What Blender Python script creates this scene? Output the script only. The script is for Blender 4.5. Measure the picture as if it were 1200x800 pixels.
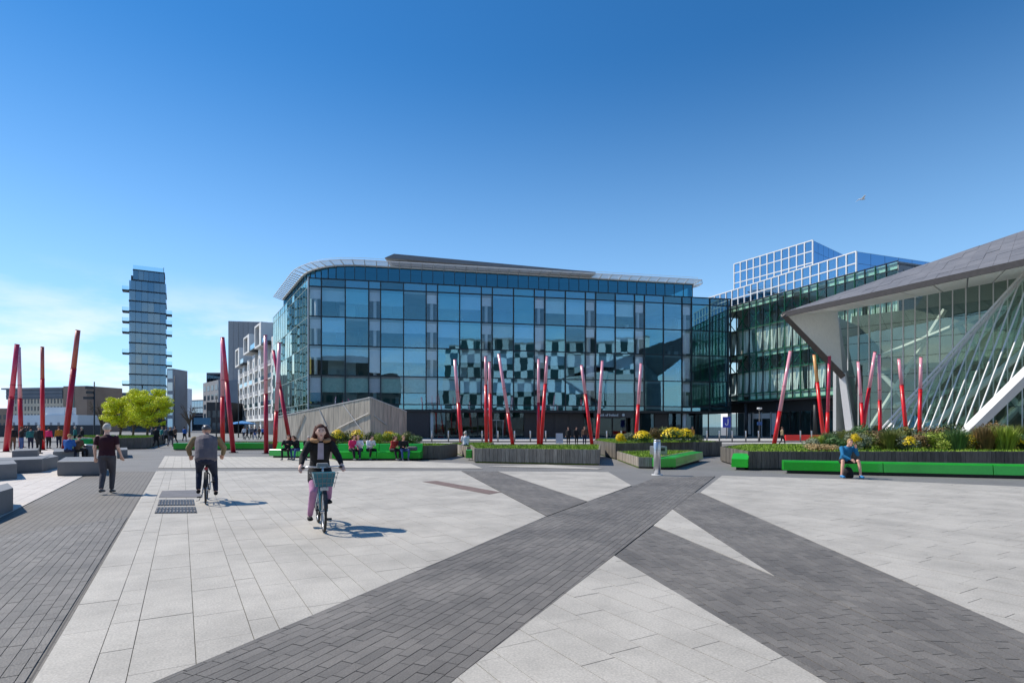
import bpy, math, random
from mathutils import Vector, Matrix
R = random.Random(7)
for o in list(bpy.data.objects): bpy.data.objects.remove(o)
C = bpy.context.scene.collection
SC = bpy.context.scene
# ------------------------------------------------------------------ camera, sky, sun, exposure
F = 667.0; CH = 1.69
cd = bpy.data.cameras.new('camera'); cam = bpy.data.objects.new('camera', cd); C.objects.link(cam)
cam.location = (0, 0, CH); cam.rotation_euler = (math.radians(90), 0, 0)
cd.sensor_width = 36; cd.lens = 36*F/1200; cd.shift_y = 100/1200
cd.clip_start = .1; cd.clip_end = 9000
SC.camera = cam
SUN = Vector((-.69, .22, .80)).normalized()
EL = math.asin(SUN.z); ROT = math.atan2(SUN.x, SUN.y)
W = bpy.data.worlds.new('World'); SC.world = W; W.use_nodes = True
nt = W.node_tree; nt.nodes.clear()
def N(t, typ, **k):
    n = t.nodes.new(typ)
    for a, v in k.items():
        if a.startswith('i_'): n.inputs[int(a[2:]) if a[2:].isdigit() else a[2:].replace('_', ' ')].default_value = v
        else: setattr(n, a, v)
    return n
sky = N(nt, 'ShaderNodeTexSky', sky_type='NISHITA', sun_disc=False, sun_elevation=EL, sun_rotation=ROT,
        air_density=1.0, dust_density=0, ozone_density=4.0, altitude=0)
gam = N(nt, 'ShaderNodeGamma'); gam.inputs[1].default_value = 1.0
hs = N(nt, 'ShaderNodeHueSaturation'); hs.inputs['Saturation'].default_value = 1.29
bg = N(nt, 'ShaderNodeBackground'); bg.inputs[1].default_value = .142
out = N(nt, 'ShaderNodeOutputWorld')
tc = N(nt, 'ShaderNodeTexCoord'); sep = N(nt, 'ShaderNodeSeparateXYZ')
mp = N(nt, 'ShaderNodeMapping'); mp.inputs['Scale'].default_value = (1, 1, 3.4)
no = N(nt, 'ShaderNodeTexNoise'); no.inputs['Scale'].default_value = 4.2; no.inputs['Detail'].default_value = 8; no.inputs['Roughness'].default_value = .6
rmp = N(nt, 'ShaderNodeMapRange'); rmp.inputs[1].default_value = .40; rmp.inputs[2].default_value = .60
band = N(nt, 'ShaderNodeMapRange'); band.inputs[1].default_value = .23; band.inputs[2].default_value = .06
m1 = N(nt, 'ShaderNodeMath', operation='MULTIPLY'); mix = N(nt, 'ShaderNodeMix', data_type='RGBA')
mix.inputs[7].default_value = (7.6, 7.7, 7.9, 1)
L = nt.links.new
L(tc.outputs['Generated'], sep.inputs[0]); L(tc.outputs['Generated'], mp.inputs[0]); L(mp.outputs[0], no.inputs[0])
L(no.outputs[0], rmp.inputs[0]); L(sep.outputs[2], band.inputs[0]); L(rmp.outputs[0], m1.inputs[0]); L(band.outputs[0], m1.inputs[1])
hz = N(nt, 'ShaderNodeMapRange'); hz.inputs[1].default_value = .55; hz.inputs[2].default_value = -.02; hz.inputs[4].default_value = .92
hp = N(nt, 'ShaderNodeMath', operation='POWER'); hp.inputs[1].default_value = 1.6
hm = N(nt, 'ShaderNodeMix', data_type='RGBA'); hm.inputs[7].default_value = (4.0, 6.7, 9.9, 1)
L(sep.outputs[2], hz.inputs[0]); L(hz.outputs[0], hp.inputs[0]); L(hp.outputs[0], hm.inputs[0]); L(hs.outputs[0], hm.inputs[6])
L(sky.outputs[0], hs.inputs['Color']); L(hm.outputs[2], gam.inputs[0]); L(gam.outputs[0], mix.inputs[6]); L(m1.outputs[0], mix.inputs[0])
L(mix.outputs[2], bg.inputs[0]); L(bg.outputs[0], out.inputs[0])
sl = bpy.data.lights.new('sun', 'SUN'); sun = bpy.data.objects.new('sun', sl); C.objects.link(sun)
sl.energy = 4.8; sl.angle = math.radians(.5); sl.color = (1, .93, .82)
sun.rotation_euler = SUN.to_track_quat('Z', 'Y').to_euler()
SC.view_settings.view_transform = 'Standard'; SC.view_settings.look = 'None'
SC.view_settings.exposure = 0.0; SC.view_settings.gamma = 1
SC.cycles.max_bounces = 8; SC.cycles.transparent_max_bounces = 12; SC.cycles.use_denoising = True

# ------------------------------------------------------------------ helpers
def G(px, py):
    y = CH*F/(py-500.0); return ((px-600)/F*y, y)
def P(px, py, Z): return Vector(((px-600)/F*Z, Z, CH+(500-py)/F*Z))
def S(r, g, b):
    f = lambda c: (c/255/12.92 if c/255 <= .04045 else ((c/255+.055)/1.055)**2.4)
    return (f(r), f(g), f(b), 1)
MATS = {}
def mat(name, col, rough=.6, metal=0, var=.12, vscale=3, bump=0, bscale=40, rnd=0, spec=.5, attr=False, stretch=(1, 1, 1), coat=0, fine=0, fscale=160, gum=False):
    if name in MATS: return MATS[name]
    m = bpy.data.materials.new(name); m.use_nodes = True; t = m.node_tree; b = t.nodes['Principled BSDF']
    b.inputs['Roughness'].default_value = rough; b.inputs['Metallic'].default_value = metal
    b.inputs['Specular IOR Level'].default_value = spec; b.inputs['Coat Weight'].default_value = coat
    co = N(t, 'ShaderNodeTexCoord'); mp = N(t, 'ShaderNodeMapping'); mp.inputs['Scale'].default_value = stretch
    t.links.new(co.outputs['Object'], mp.inputs[0])
    no = N(t, 'ShaderNodeTexNoise'); no.inputs['Scale'].default_value = vscale; no.inputs['Detail'].default_value = 6
    t.links.new(mp.outputs[0], no.inputs[0])
    rg = N(t, 'ShaderNodeMapRange'); rg.inputs[1].default_value = .3; rg.inputs[2].default_value = .7
    rg.inputs[3].default_value = 1-var; rg.inputs[4].default_value = 1+var
    t.links.new(no.outputs[0], rg.inputs[0]); fac = rg.outputs[0]
    def mul(a, bb):
        q = N(t, 'ShaderNodeMath', operation='MULTIPLY'); t.links.new(a, q.inputs[0]); t.links.new(bb, q.inputs[1]); return q.outputs[0]
    if fine:
        n2 = N(t, 'ShaderNodeTexNoise'); n2.inputs['Scale'].default_value = fscale; n2.inputs['Detail'].default_value = 2
        t.links.new(mp.outputs[0], n2.inputs[0]); r2 = N(t, 'ShaderNodeMapRange'); r2.inputs[1].default_value = .25; r2.inputs[2].default_value = .75
        r2.inputs[3].default_value = 1-fine; r2.inputs[4].default_value = 1+fine; t.links.new(n2.outputs[0], r2.inputs[0]); fac = mul(fac, r2.outputs[0])
    if rnd:
        oi = N(t, 'ShaderNodeObjectInfo'); r3 = N(t, 'ShaderNodeMapRange'); r3.inputs[3].default_value = 1-rnd; r3.inputs[4].default_value = 1+rnd
        t.links.new(oi.outputs['Random'], r3.inputs[0]); fac = mul(fac, r3.outputs[0])
    if gum:     # trodden gum, drips and scuffed dirt
        vo = N(t, 'ShaderNodeTexVoronoi'); vo.inputs['Scale'].default_value = 1.7; t.links.new(co.outputs['Object'], vo.inputs[0])
        r4 = N(t, 'ShaderNodeMapRange'); r4.inputs[1].default_value = .03; r4.inputs[2].default_value = .055; r4.inputs[3].default_value = .62
        t.links.new(vo.outputs['Distance'], r4.inputs[0]); fac = mul(fac, r4.outputs[0])
        n5 = N(t, 'ShaderNodeTexNoise'); n5.inputs['Scale'].default_value = .9; n5.inputs['Detail'].default_value = 9; n5.inputs['Roughness'].default_value = .7; t.links.new(co.outputs['Object'], n5.inputs[0])
        r5 = N(t, 'ShaderNodeMapRange'); r5.inputs[1].default_value = .36; r5.inputs[2].default_value = .60; r5.inputs[3].default_value = .80; r5.inputs[4].default_value = 1.04
        t.links.new(n5.outputs[0], r5.inputs[0]); fac = mul(fac, r5.outputs[0])
    if attr:
        at = N(t, 'ShaderNodeAttribute'); at.attribute_name = 'tint'; fac = mul(fac, at.outputs['Fac'])
    vm = N(t, 'ShaderNodeVectorMath', operation='SCALE'); vm.inputs[0].default_value = col[:3]
    t.links.new(fac, vm.inputs['Scale']); t.links.new(vm.outputs[0], b.inputs['Base Color'])
    if bump:
        nb = N(t, 'ShaderNodeTexNoise'); nb.inputs['Scale'].default_value = bscale; nb.inputs['Detail'].default_value = 4
        t.links.new(mp.outputs[0], nb.inputs[0]); bm_ = N(t, 'ShaderNodeBump'); bm_.inputs['Strength'].default_value = bump; bm_.inputs['Distance'].default_value = .02
        t.links.new(nb.outputs[0], bm_.inputs['Height']); t.links.new(bm_.outputs[0], b.inputs['Normal'])
    MATS[name] = m; return m
def glass(name, tint, refl, base=.35, rough=.01):
    if name in MATS: return MATS[name]
    m = bpy.data.materials.new(name); m.use_nodes = True; t = m.node_tree; t.nodes.clear()
    o = N(t, 'ShaderNodeOutputMaterial'); tr = N(t, 'ShaderNodeBsdfTransparent'); gl = N(t, 'ShaderNodeBsdfGlossy')
    tr.inputs[0].default_value = (*tint, 1); gl.inputs[0].default_value = (*refl, 1); gl.inputs['Roughness'].default_value = rough
    lw = N(t, 'ShaderNodeLayerWeight'); lw.inputs[0].default_value = .35
    rg = N(t, 'ShaderNodeMapRange'); rg.inputs[3].default_value = base; rg.inputs[4].default_value = 1
    pw = N(t, 'ShaderNodeMath', operation='POWER'); pw.inputs[1].default_value = 3.5; lw.inputs[0].default_value = .5
    t.links.new(lw.outputs['Facing'], pw.inputs[0]); t.links.new(pw.outputs[0], rg.inputs[0]); mx = N(t, 'ShaderNodeMixShader')
    co = N(t, 'ShaderNodeTexCoord'); no = N(t, 'ShaderNodeTexNoise'); no.inputs['Scale'].default_value = .55; no.inputs['Detail'].default_value = 1
    t.links.new(co.outputs['Object'], no.inputs[0]); bp = N(t, 'ShaderNodeBump'); bp.inputs['Strength'].default_value = .035; bp.inputs['Distance'].default_value = .1
    t.links.new(no.outputs[0], bp.inputs['Height']); t.links.new(bp.outputs[0], gl.inputs['Normal'])
    t.links.new(rg.outputs[0], mx.inputs[0]); t.links.new(tr.outputs[0], mx.inputs[1]); t.links.new(gl.outputs[0], mx.inputs[2]); t.links.new(mx.outputs[0], o.inputs[0])
    MATS[name] = m; return m
class MB:
    def __init__(s): s.v = []; s.f = []; s.t = []
    def face(s, pts, tint=1.0):
        n = len(s.v); s.v += [tuple(p) for p in pts]; s.f.append(tuple(range(n, n+len(pts)))); s.t.append(tint)
    def hexa(s, b, t, tint=1.0):
        n = len(s.v); k = len(b); s.v += [tuple(p) for p in b]+[tuple(p) for p in t]
        s.f.append(tuple(range(n+k-1, n-1, -1))); s.f.append(tuple(range(n+k, n+2*k)))
        for i in range(k): j = (i+1) % k; s.f.append((n+i, n+j, n+k+j, n+k+i))
        s.t += [tint]*(k+2); return s
    def box(s, x0, x1, y0, y1, z0, z1, tint=1.0):
        return s.hexa([(x0,y0,z0),(x1,y0,z0),(x1,y1,z0),(x0,y1,z0)], [(x0,y0,z1),(x1,y0,z1),(x1,y1,z1),(x0,y1,z1)], tint)
    def bev(s, x0, x1, y0, y1, z0, z1, r):
        def ring(z, q): return [(x0+q,y0+q,z),(x1-q,y0+q,z),(x1-q,y1-q,z),(x0+q,y1-q,z)]
        n = len(s.v); L_ = [ring(z0, 0), ring(z1-r, 0), ring(z1-r*.3, r*.3), ring(z1, r)]
        for l in L_: s.v += l
        s.f.append((n+3, n+2, n+1, n)); s.f.append((n+12, n+13, n+14, n+15)); s.t += [1, 1]
        for k in range(3):
            for i in range(4): j = (i+1) % 4; a = n+4*k; s.f.append((a+i, a+j, a+4+j, a+4+i)); s.t.append(1)
        return s
    def prism(s, poly, z0, z1, tint=1.0): return s.hexa([(p[0],p[1],z0) for p in poly], [(p[0],p[1],z1) for p in poly], tint)
    def slabpoly(s, pts, thick):        # 3d polygon with thickness along its normal
        pts = [Vector(p) for p in pts]; n = (pts[1]-pts[0]).cross(pts[-1]-pts[0]).normalized()
        return s.hexa([p-n*thick for p in pts], pts)
    def tube(s, pts, rad, k=8, caps=True):
        pts = [Vector(p) for p in pts]; rad = rad if hasattr(rad, '__len__') else [rad]*len(pts); base = len(s.v); prev = None
        for i, p in enumerate(pts):
            t = (pts[min(i+1, len(pts)-1)]-pts[max(i-1, 0)]).normalized()
            a = prev if prev and abs(prev.dot(t)) < .95 else (Vector((0,0,1)) if abs(t.z) < .9 else Vector((1,0,0)))
            u = (a-t*a.dot(t)).normalized(); w = t.cross(u); prev = u
            for j in range(k): q = 2*math.pi*j/k; s.v.append(tuple(p+(u*math.cos(q)+w*math.sin(q))*rad[i]))
        for i in range(len(pts)-1):
            for j in range(k): a = base+i*k; b = base+(i+1)*k; q = (j+1) % k; s.f.append((a+j, a+q, b+q, b+j)); s.t.append(1)
        if caps: s.f.append(tuple(base+j for j in range(k-1, -1, -1))); s.f.append(tuple(base+(len(pts)-1)*k+j for j in range(k))); s.t += [1, 1]
        return s
    def loft(s, rings, side=(1,0,0), k=12):     # rings: (point, a, b); elliptical, rounded ends
        side = Vector(side); pts = [Vector(r[0]) for r in rings]; n = len(pts); rr = []
        t0 = (pts[1]-pts[0]).normalized(); t1 = (pts[-1]-pts[-2]).normalized()
        a, b = rings[0][1:3]; m = min(a, b)
        rr += [(pts[0]-t0*m*.55, a*.35, b*.35, t0), (pts[0]-t0*m*.35, a*.75, b*.75, t0)]
        for i in range(n):
            t = (pts[min(i+1, n-1)]-pts[max(i-1, 0)]).normalized(); rr.append((pts[i], rings[i][1], rings[i][2], t))
        a, b = rings[-1][1:3]; m = min(a, b)
        rr += [(pts[-1]+t1*m*.35, a*.75, b*.75, t1), (pts[-1]+t1*m*.55, a*.35, b*.35, t1)]
        base = len(s.v)
        for p, a, b, t in rr:
            sd = side if abs(side.dot(t)) < .93 else Vector((0, 1, 0))
            u = (sd-t*sd.dot(t)).normalized(); w = t.cross(u)
            for j in range(k): q = 2*math.pi*j/k; s.v.append(tuple(p+u*math.cos(q)*a+w*math.sin(q)*b))
        for i in range(len(rr)-1):
            for j in range(k): a = base+i*k; b = base+(i+1)*k; q = (j+1) % k; s.f.append((a+j, a+q, b+q, b+j)); s.t.append(1)
        s.f.append(tuple(base+j for j in range(k-1, -1, -1))); s.f.append(tuple(base+(len(rr)-1)*k+j for j in range(k))); s.t += [1, 1]
        return s
    def ball(s, c, r, k=12, m=8, fn=None, rot=None):
        c = Vector(c); base = len(s.v)
        for i in range(m+1):
            th = math.pi*i/m
            for j in range(k):
                ph = 2*math.pi*j/k; p = Vector((math.sin(th)*math.cos(ph), math.sin(th)*math.sin(ph), -math.cos(th)))
                if fn: p = fn(p)
                p = Vector((p.x*r[0], p.y*r[1], p.z*r[2]))
                if rot: p = rot @ p
                s.v.append(tuple(c+p))
        for i in range(m):
            for j in range(k): a = base+i*k; q = (j+1) % k; s.f.append((a+j, a+q, a+k+q, a+k+j)); s.t.append(1)
        return s
    def torus(s, c, R_, r, axis='x', k=28, m=6):
        base = len(s.v)
        for i in range(k):
            a = 2*math.pi*i/k
            for j in range(m):
                b = 2*math.pi*j/m; q = R_+r*math.cos(b)
                s.v.append((c[0]+r*math.sin(b), c[1]+q*math.cos(a), c[2]+q*math.sin(a)))
        for i in range(k):
            for j in range(m):
                i2 = (i+1) % k; j2 = (j+1) % m; s.f.append((base+i*m+j, base+i*m+j2, base+i2*m+j2, base+i2*m+j)); s.t.append(1)
        return s
    def mesh(s, name, material, off=None, smooth=False, tint=False):
        me = bpy.data.meshes.new(name)
        v = s.v if off is None else [(a[0]-off[0], a[1]-off[1], a[2]-off[2]) for a in s.v]
        me.from_pydata(v, [], s.f)
        if tint:
            at = me.attributes.new('tint', 'FLOAT', 'FACE'); at.data.foreach_set('value', s.t)
        me.materials.append(material)
        if smooth: me.polygons.foreach_set('use_smooth', [True]*len(me.polygons))
        me.update(); return me
def link(name, me, parent=None):
    o = bpy.data.objects.new(name, me); C.objects.link(o)
    if parent: o.parent = parent
    return o
def tag(o, label=None, cat=None, group=None, kind=None):
    if label: o['label'] = label
    if cat: o['category'] = cat
    if group: o['group'] = group
    if kind: o['kind'] = kind
    return o
def thing(name, label, cat, loc=(0,0,0), rz=0, group=None):
    o = bpy.data.objects.new(name, None); C.objects.link(o); o.location = loc; o.rotation_euler = (0, 0, rz)
    o.empty_display_size = .2; return tag(o, label, cat, group)
def part(root, name, mb, m, world=True, smooth=False, tint=False, off=None):
    if off is None and world:
        r = root
        while r.parent: r = r.parent
        off = r.location
    return link(name, mb.mesh(name, m, off if world else None, smooth, tint), root)
class Wl:                               # wall coordinates: s along, d outward (left-hand normal faces the camera)
    def __init__(w, p0, p1, flip=False):
        w.o = Vector((p0[0], p0[1], 0)); d = Vector((p1[0]-p0[0], p1[1]-p0[1], 0)); w.L = d.length; w.u = d.normalized()
        w.n = Vector((w.u.y, -w.u.x, 0)) * (-1 if flip else 1)
    def p(w, s, d, z): return w.o+w.u*s+w.n*d+Vector((0, 0, z))
    def box(w, mb, s0, s1, z0, z1, d0, d1, tint=1.0):
        return mb.hexa([w.p(s0,d1,z0), w.p(s1,d1,z0), w.p(s1,d0,z0), w.p(s0,d0,z0)], [w.p(s0,d1,z1), w.p(s1,d1,z1), w.p(s1,d0,z1), w.p(s0,d0,z1)], tint)
    def px(w, px):                      # s where the view ray of column px meets the wall line
        k = (px-600)/F; return (k*w.o.y-w.o.x)/(w.u.x-k*w.u.y)
def pane(root, w, s0, s1, z0, z1, m, d=0, name='pane', tilt=.004, th=.03):
    mb = MB(); a = [R.uniform(-tilt, tilt) for _ in range(3)]; cs = (s0+s1)/2; cz = (z0+z1)/2
    def q(s_, z_, dd): return w.p(s_, d+dd+a[0]*(s_-cs)+a[1]*(z_-cz), z_)
    mb.hexa([q(s0,z0,0), q(s1,z0,0), q(s1,z0,-th), q(s0,z0,-th)], [q(s0,z1,0), q(s1,z1,0), q(s1,z1,-th), q(s0,z1,-th)])
    return part(root, name, mb, m)
def clip(poly, cl):                     # convex clip, both ccw
    out = poly
    for i in range(len(cl)):
        a = cl[i]; b = cl[(i+1) % len(cl)]; inp = out; out = []
        if not inp: return []
        f = lambda p: (b[0]-a[0])*(p[1]-a[1])-(b[1]-a[1])*(p[0]-a[0])
        for j in range(len(inp)):
            p = inp[j]; q = inp[(j+1) % len(inp)]; fp = f(p); fq = f(q)
            if fp >= 0: out.append(p)
            if (fp >= 0) != (fq >= 0): t = fp/(fp-fq); out.append((p[0]+(q[0]-p[0])*t, p[1]+(q[1]-p[1])*t))
    return out
def area(p): return sum(p[i][0]*p[(i+1) % len(p)][1]-p[(i+1) % len(p)][0]*p[i][1] for i in range(len(p)))/2

# ------------------------------------------------------------------ materials
def stone_sheet(name, col, joint, bw, bh, var=.1):
    m = mat(name, col, .75, var=var, vscale=.5, fine=.12, fscale=70); t = m.node_tree; b = t.nodes['Principled BSDF']
    co = N(t, 'ShaderNodeTexCoord'); br = N(t, 'ShaderNodeTexBrick'); br.offset = .43; br.inputs['Scale'].default_value = 1
    br.inputs['Brick Width'].default_value = bw; br.inputs['Row Height'].default_value = bh; br.inputs['Mortar Size'].default_value = .008
    br.inputs['Color1'].default_value = (.94, .94, .94, 1); br.inputs['Color2'].default_value = (1.05, 1.05, 1.045, 1); br.inputs['Mortar'].default_value = joint
    t.links.new(co.outputs['Object'], br.inputs[0]); old = b.inputs['Base Color'].links[0].from_socket
    mx = N(t, 'ShaderNodeVectorMath', operation='MULTIPLY'); t.links.new(old, mx.inputs[0]); t.links.new(br.outputs[0], mx.inputs[1]); t.links.new(mx.outputs[0], b.inputs['Base Color'])
    return m
LIGHT = (.48, .448, .393); DARK = (.182, .166, .146); SAND = (.60, .545, .49)
M_slab = mat('light_granite', LIGHT, .7, var=.05, vscale=.5, fine=.2, fscale=60, attr=True, gum=True, bump=.15, bscale=120)
M_sand = mat('buff_granite', SAND, .7, var=.06, vscale=.9, fine=.12, fscale=75, attr=True)
M_sett = mat('dark_granite_sett', DARK, .62, var=.12, vscale=.45, fine=.22, fscale=80, attr=True, gum=True, bump=.35, bscale=60)
M_sheetL = stone_sheet('light_granite_bed', LIGHT, (.55, .55, .5, 1), .75, .33)
M_sheetS = stone_sheet('buff_granite_bed', SAND, (.6, .55, .5, 1), .75, .33)
M_sheetD = stone_sheet('dark_sett_bed', DARK, (.45, .45, .45, 1), .3, .11)
M_joint = mat('joint_grit', (.11, .105, .08), .95, var=.3, vscale=12)
M_jointd = mat('dark_joint_grit', (.085, .08, .07), .95, var=.3, vscale=12)
M_gblock = mat('grey_granite_block', (.17, .175, .18), .6, var=.08, vscale=2, fine=.15, fscale=60, rnd=.06)
M_red = mat('red_lacquer', S(222, 24, 28), .32, var=.05, vscale=1.5, coat=.3, rnd=.06)
M_redd = mat('deep_red_lacquer', S(185, 15, 45), .35, var=.05, coat=.3)
M_pink = mat('pale_translucent_tube', S(246, 168, 178), .22, var=.12, vscale=2, coat=.6, stretch=(3, 3, .5))
M_brownt = mat('brownish_tube', S(190, 95, 80), .35, var=.08, coat=.3)
M_tant = mat('tan_tube', S(226, 170, 105), .35, var=.08, coat=.3)
M_green = mat('green_lacquer', S(42, 176, 46), .3, var=.14, vscale=.9, coat=.35, fine=.06, fscale=14, rnd=.05)
M_wood = mat('weathered_timber', S(150, 141, 128), .85, var=.28, vscale=4, stretch=(6, 6, .7), rnd=.22, bump=.4, bscale=14)
M_woodd = mat('dark_timber', S(104, 98, 90), .85, var=.25, vscale=4, stretch=(6, 6, .7), rnd=.25, bump=.4, bscale=14)  # darker copy of the weathered timber
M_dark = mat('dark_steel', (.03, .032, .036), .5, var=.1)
M_mull = mat('dark_mullion', (.012, .022, .03), .45, var=.1)
M_white = mat('white_paint', (.78, .78, .77), .5, var=.03)
M_offw = mat('off_white_metal', (.62, .63, .62), .45, var=.04)
M_steel = mat('brushed_steel', (.62, .62, .63), .32, metal=.9, var=.08, stretch=(8, 8, .6))
M_greypanel = mat('grey_screen', (.66, .67, .70), .6, var=.05, rnd=.12)
M_conc = mat('concrete', (.34, .335, .33), .85, var=.1, vscale=.3)
M_grass = mat('grass_blade', S(122, 150, 32), .7, var=.25, vscale=2)
M_soil = mat('planted_turf', S(84, 108, 30), .95, var=.3, vscale=3, fine=.4, fscale=40)
M_black = mat('black_rubber', (.015, .015, .016), .7, var=.1)
G_front = glass('blue_facade_glass', (.80, .93, .97), (.38, .71, .88), .22)
G_frontB = glass('blue_facade_glass_clearer', (.86, .96, .98), (.38, .71, .86), .13)
G_frontC = glass('blue_facade_glass_deeper', (.62, .84, .90), (.34, .68, .80), .27)
G_clear = glass('clear_facade_glass', (.93, .97, .98), (.6, .85, 1), .07)
G_top = glass('teal_attic_glass', (.30, .55, .60), (.17, .46, .62), .25)
G_side = glass('side_facade_glass', (.84, .94, .90), (.85, 1, .92), .26)
G_green = glass('green_tinted_glass', (.94, .99, .96), (.7, .92, .82), .05)
G_white = glass('pale_sky_glass', (.42, .6, .72), (.62, .84, 1), .42)
G_blue = glass('deep_blue_glass', (.05, .12, .25), (.35, .6, .9), .55)
G_thea = glass('grey_green_glass', (.87, .95, .90), (.72, .86, .78), .09)
G_shop = glass('dark_shopfront_glass', (.55, .66, .68), (.6, .8, .9), .06)
G_far = glass('far_building_glass', (.2, .28, .32), (.6, .74, .84), .5)
G_tower = glass('tower_glass', (.34, .46, .54), (.36, .52, .64), .36)
G_rail = glass('clear_rail_glass', (.8, .9, .92), (.8, .95, 1), .15)

# ------------------------------------------------------------------ ground and paving
gr = MB(); gr.face([(-4000,-1500,-.03),(4000,-1500,-.03),(4000,5000,-.03),(-4000,5000,-.03)])
M_asph = mat('paved_ground', (.22, .22, .215), .85, var=.12, vscale=.15, fine=.15, fscale=8)
tag(link('ground', gr.mesh('ground', M_asph)), kind='structure')
def dirang(k): return math.atan2(1, k)          # direction (k,1)
A_LIGHT = dirang(-.58)
LW = [.21, .31, .41]
def paving(name, pxs, ang, msheet, mpiece, mjoint, widths, lens, far, gap, h0=0.0, tintr=.025, child='slab', pieces=True):
    poly = [G(*p) for p in pxs]; ca, sa = math.cos(-ang), math.sin(-ang)
    loc = [(x*ca-y*sa, x*sa+y*ca) for x, y in poly]
    if area(loc) < 0: loc.reverse()
    mb = MB(); mb.face([(x, y, -.010 if msheet else -.01) for x, y in loc])
    root = link(name, mb.mesh(name, msheet)); root.rotation_euler = (0, 0, ang); tag(root, kind='structure')
    if not pieces: root.location.z = .006; return root
    cb, sb = math.cos(ang), math.sin(ang)
    xs = [p[0] for p in loc]; ys = [p[1] for p in loc]; y = min(ys); items = []; bed = MB()
    rr = random.Random(len(pxs)*31+int(ang*1000))
    while y < max(ys):
        wdt = rr.choice(widths); x = min(xs)-rr.random()*lens[1]
        while x < max(xs):
            l = rr.uniform(*lens); cx, cy = x+l/2, y+wdt/2; wy = cx*sb+cy*cb; wx = cx*cb-cy*sb
            if .5 < wy < far:
                q = clip([(x+gap, y+gap), (x+l-gap, y+gap), (x+l-gap, y+wdt-gap), (x+gap, y+wdt-gap)], loc)
                if len(q) > 2 and abs(area(q)) > .00008: items.append((wy, wx, q))
            x += l
        y += wdt
    if not items: return root
    # joint bed just below the pieces, only under them
    jb = clip([(min(xs)-1, min(ys)-1), (max(xs)+1, min(ys)-1), (max(xs)+1, max(ys)+1), (min(xs)-1, max(ys)+1)], loc)
    # limit the joint bed to world y < far
    nx, ny = sb, cb
    jb2 = []
    for j in range(len(jb)):
        p = jb[j]; q = jb[(j+1) % len(jb)]; fp = far-(p[0]*nx+p[1]*ny); fq = far-(q[0]*nx+q[1]*ny)
        if fp >= 0: jb2.append(p)
        if (fp >= 0) != (fq >= 0): t = fp/(fp-fq); jb2.append((p[0]+(q[0]-p[0])*t, p[1]+(q[1]-p[1])*t))
    b = MB(); b.face([(p[0], p[1], -.0055) for p in jb2]); link('joint_bed', b.mesh('joint_bed', mjoint), root)
    vis = [i for i in items if i[0] > 3.4 and abs(i[1]) < i[0]*.92]; vis.sort(key=lambda i: i[0]); big = set(id(i) for i in vis[:298])
    rest = MB()
    for it in items:
        t = 1+rr.uniform(-tintr, tintr); dz = rr.uniform(-.0015, .0015); q = it[2]; c = .002
        tgt = MB() if id(it) in big else rest
        cx = sum(p[0] for p in q)/len(q); cy = sum(p[1] for p in q)/len(q)
        s_ = .985 if child == 'slab' else .97
        tgt.hexa([(p[0], p[1], -.009) for p in q], [(cx+(p[0]-cx)*s_, cy+(p[1]-cy)*s_, dz) for p in q] if id(it) in big and False else [(p[0], p[1], dz) for p in q], t)
        if tgt is not rest: link(child, tgt.mesh(child, mpiece, tint=True), root)
    if rest.f: tag(link('small_paving', rest.mesh('small_paving', mpiece, tint=True), root), kind='stuff')
    return root
LL = (.45, .95)
big = 30
paving('light_paving', [(38,800),(-8.5,878.5),(640,604.5),(540,551.5),(183,551.5),(178,560)], A_LIGHT, M_sheetL, M_slab, M_joint, LW, LL, big, .003)
paving('light_paving', [(584,552),(712.6,552.5),(740,568.5),(689,587)], A_LIGHT, M_sheetL, M_slab, M_joint, LW, LL, big, .003)
paving('light_paving', [(821,576.5),(846,557),(1000,561.3),(1200,570),(2200,625),(2200,1176)], A_LIGHT, M_sheetL, M_slab, M_joint, LW, LL, big, .003)
paving('light_paving', [(788,596.5),(766,615),(907,674)], A_LIGHT, M_sheetL, M_slab, M_joint, LW, LL, big, .003)
paving('light_paving', [(720,650.5),(527,800),(330,953),(1225,953),(970,800)], A_LIGHT, M_sheetL, M_slab, M_joint, LW, LL, big, .003)
paving('light_paving', [(185,548),(400,547.5),(566,548.5),(552,543),(400,536),(193.2,534)], A_LIGHT, M_sheetL, M_slab, M_joint, LW, LL, big, .003, pieces=False)
paving('light_paving', [(570,546),(700,549.4),(706,548.5),(640,544)], A_LIGHT, M_sheetL, M_slab, M_joint, LW, LL, big, .003, pieces=False)
paving('buff_paving', [(96,558),(17,597.5),(-60,635.5),(-900,760),(-900,529),(60,526),(104,541)], A_LIGHT, M_sheetS, M_sand, M_joint, LW, LL, big, .003)
SW = [.085, .095, .10, .105]; SLn = (.14, .34)
A2 = dirang(.455)
paving('dark_sett_paving', [(178,799.4),(-380,1034),(325,953.5),(527,800.5),(838,557.5),(768,559.3),(741,568.9),(689.5,587.4),(640,605)], A2, M_sheetD, M_sett, M_jointd, SW, SLn, 24, .003, tintr=.13, child='sett')
paving('dark_sett_paving', [(720.6,651),(766,615.5),(907,674.6),(1500,930),(1228,953),(970.5,800)], dirang(-.18), M_sheetD, M_sett, M_jointd, SW, SLn, 20, .003, tintr=.13, child='sett')
paving('dark_sett_paving', [(788.6,596.2),(813.8,577),(821,577),(2000,1089),(1500,930),(907.4,674)], dirang(.067), M_sheetD, M_sett, M_jointd, SW, SLn, 20, .003, tintr=.13, child='sett')
paving('dark_sett_paving', [(541,551.5),(583.5,552),(688,587),(641,604)], dirang(-.24), M_sheetD, M_sett, M_jointd, SW, SLn, 24, .003, tintr=.13, child='sett')
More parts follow.
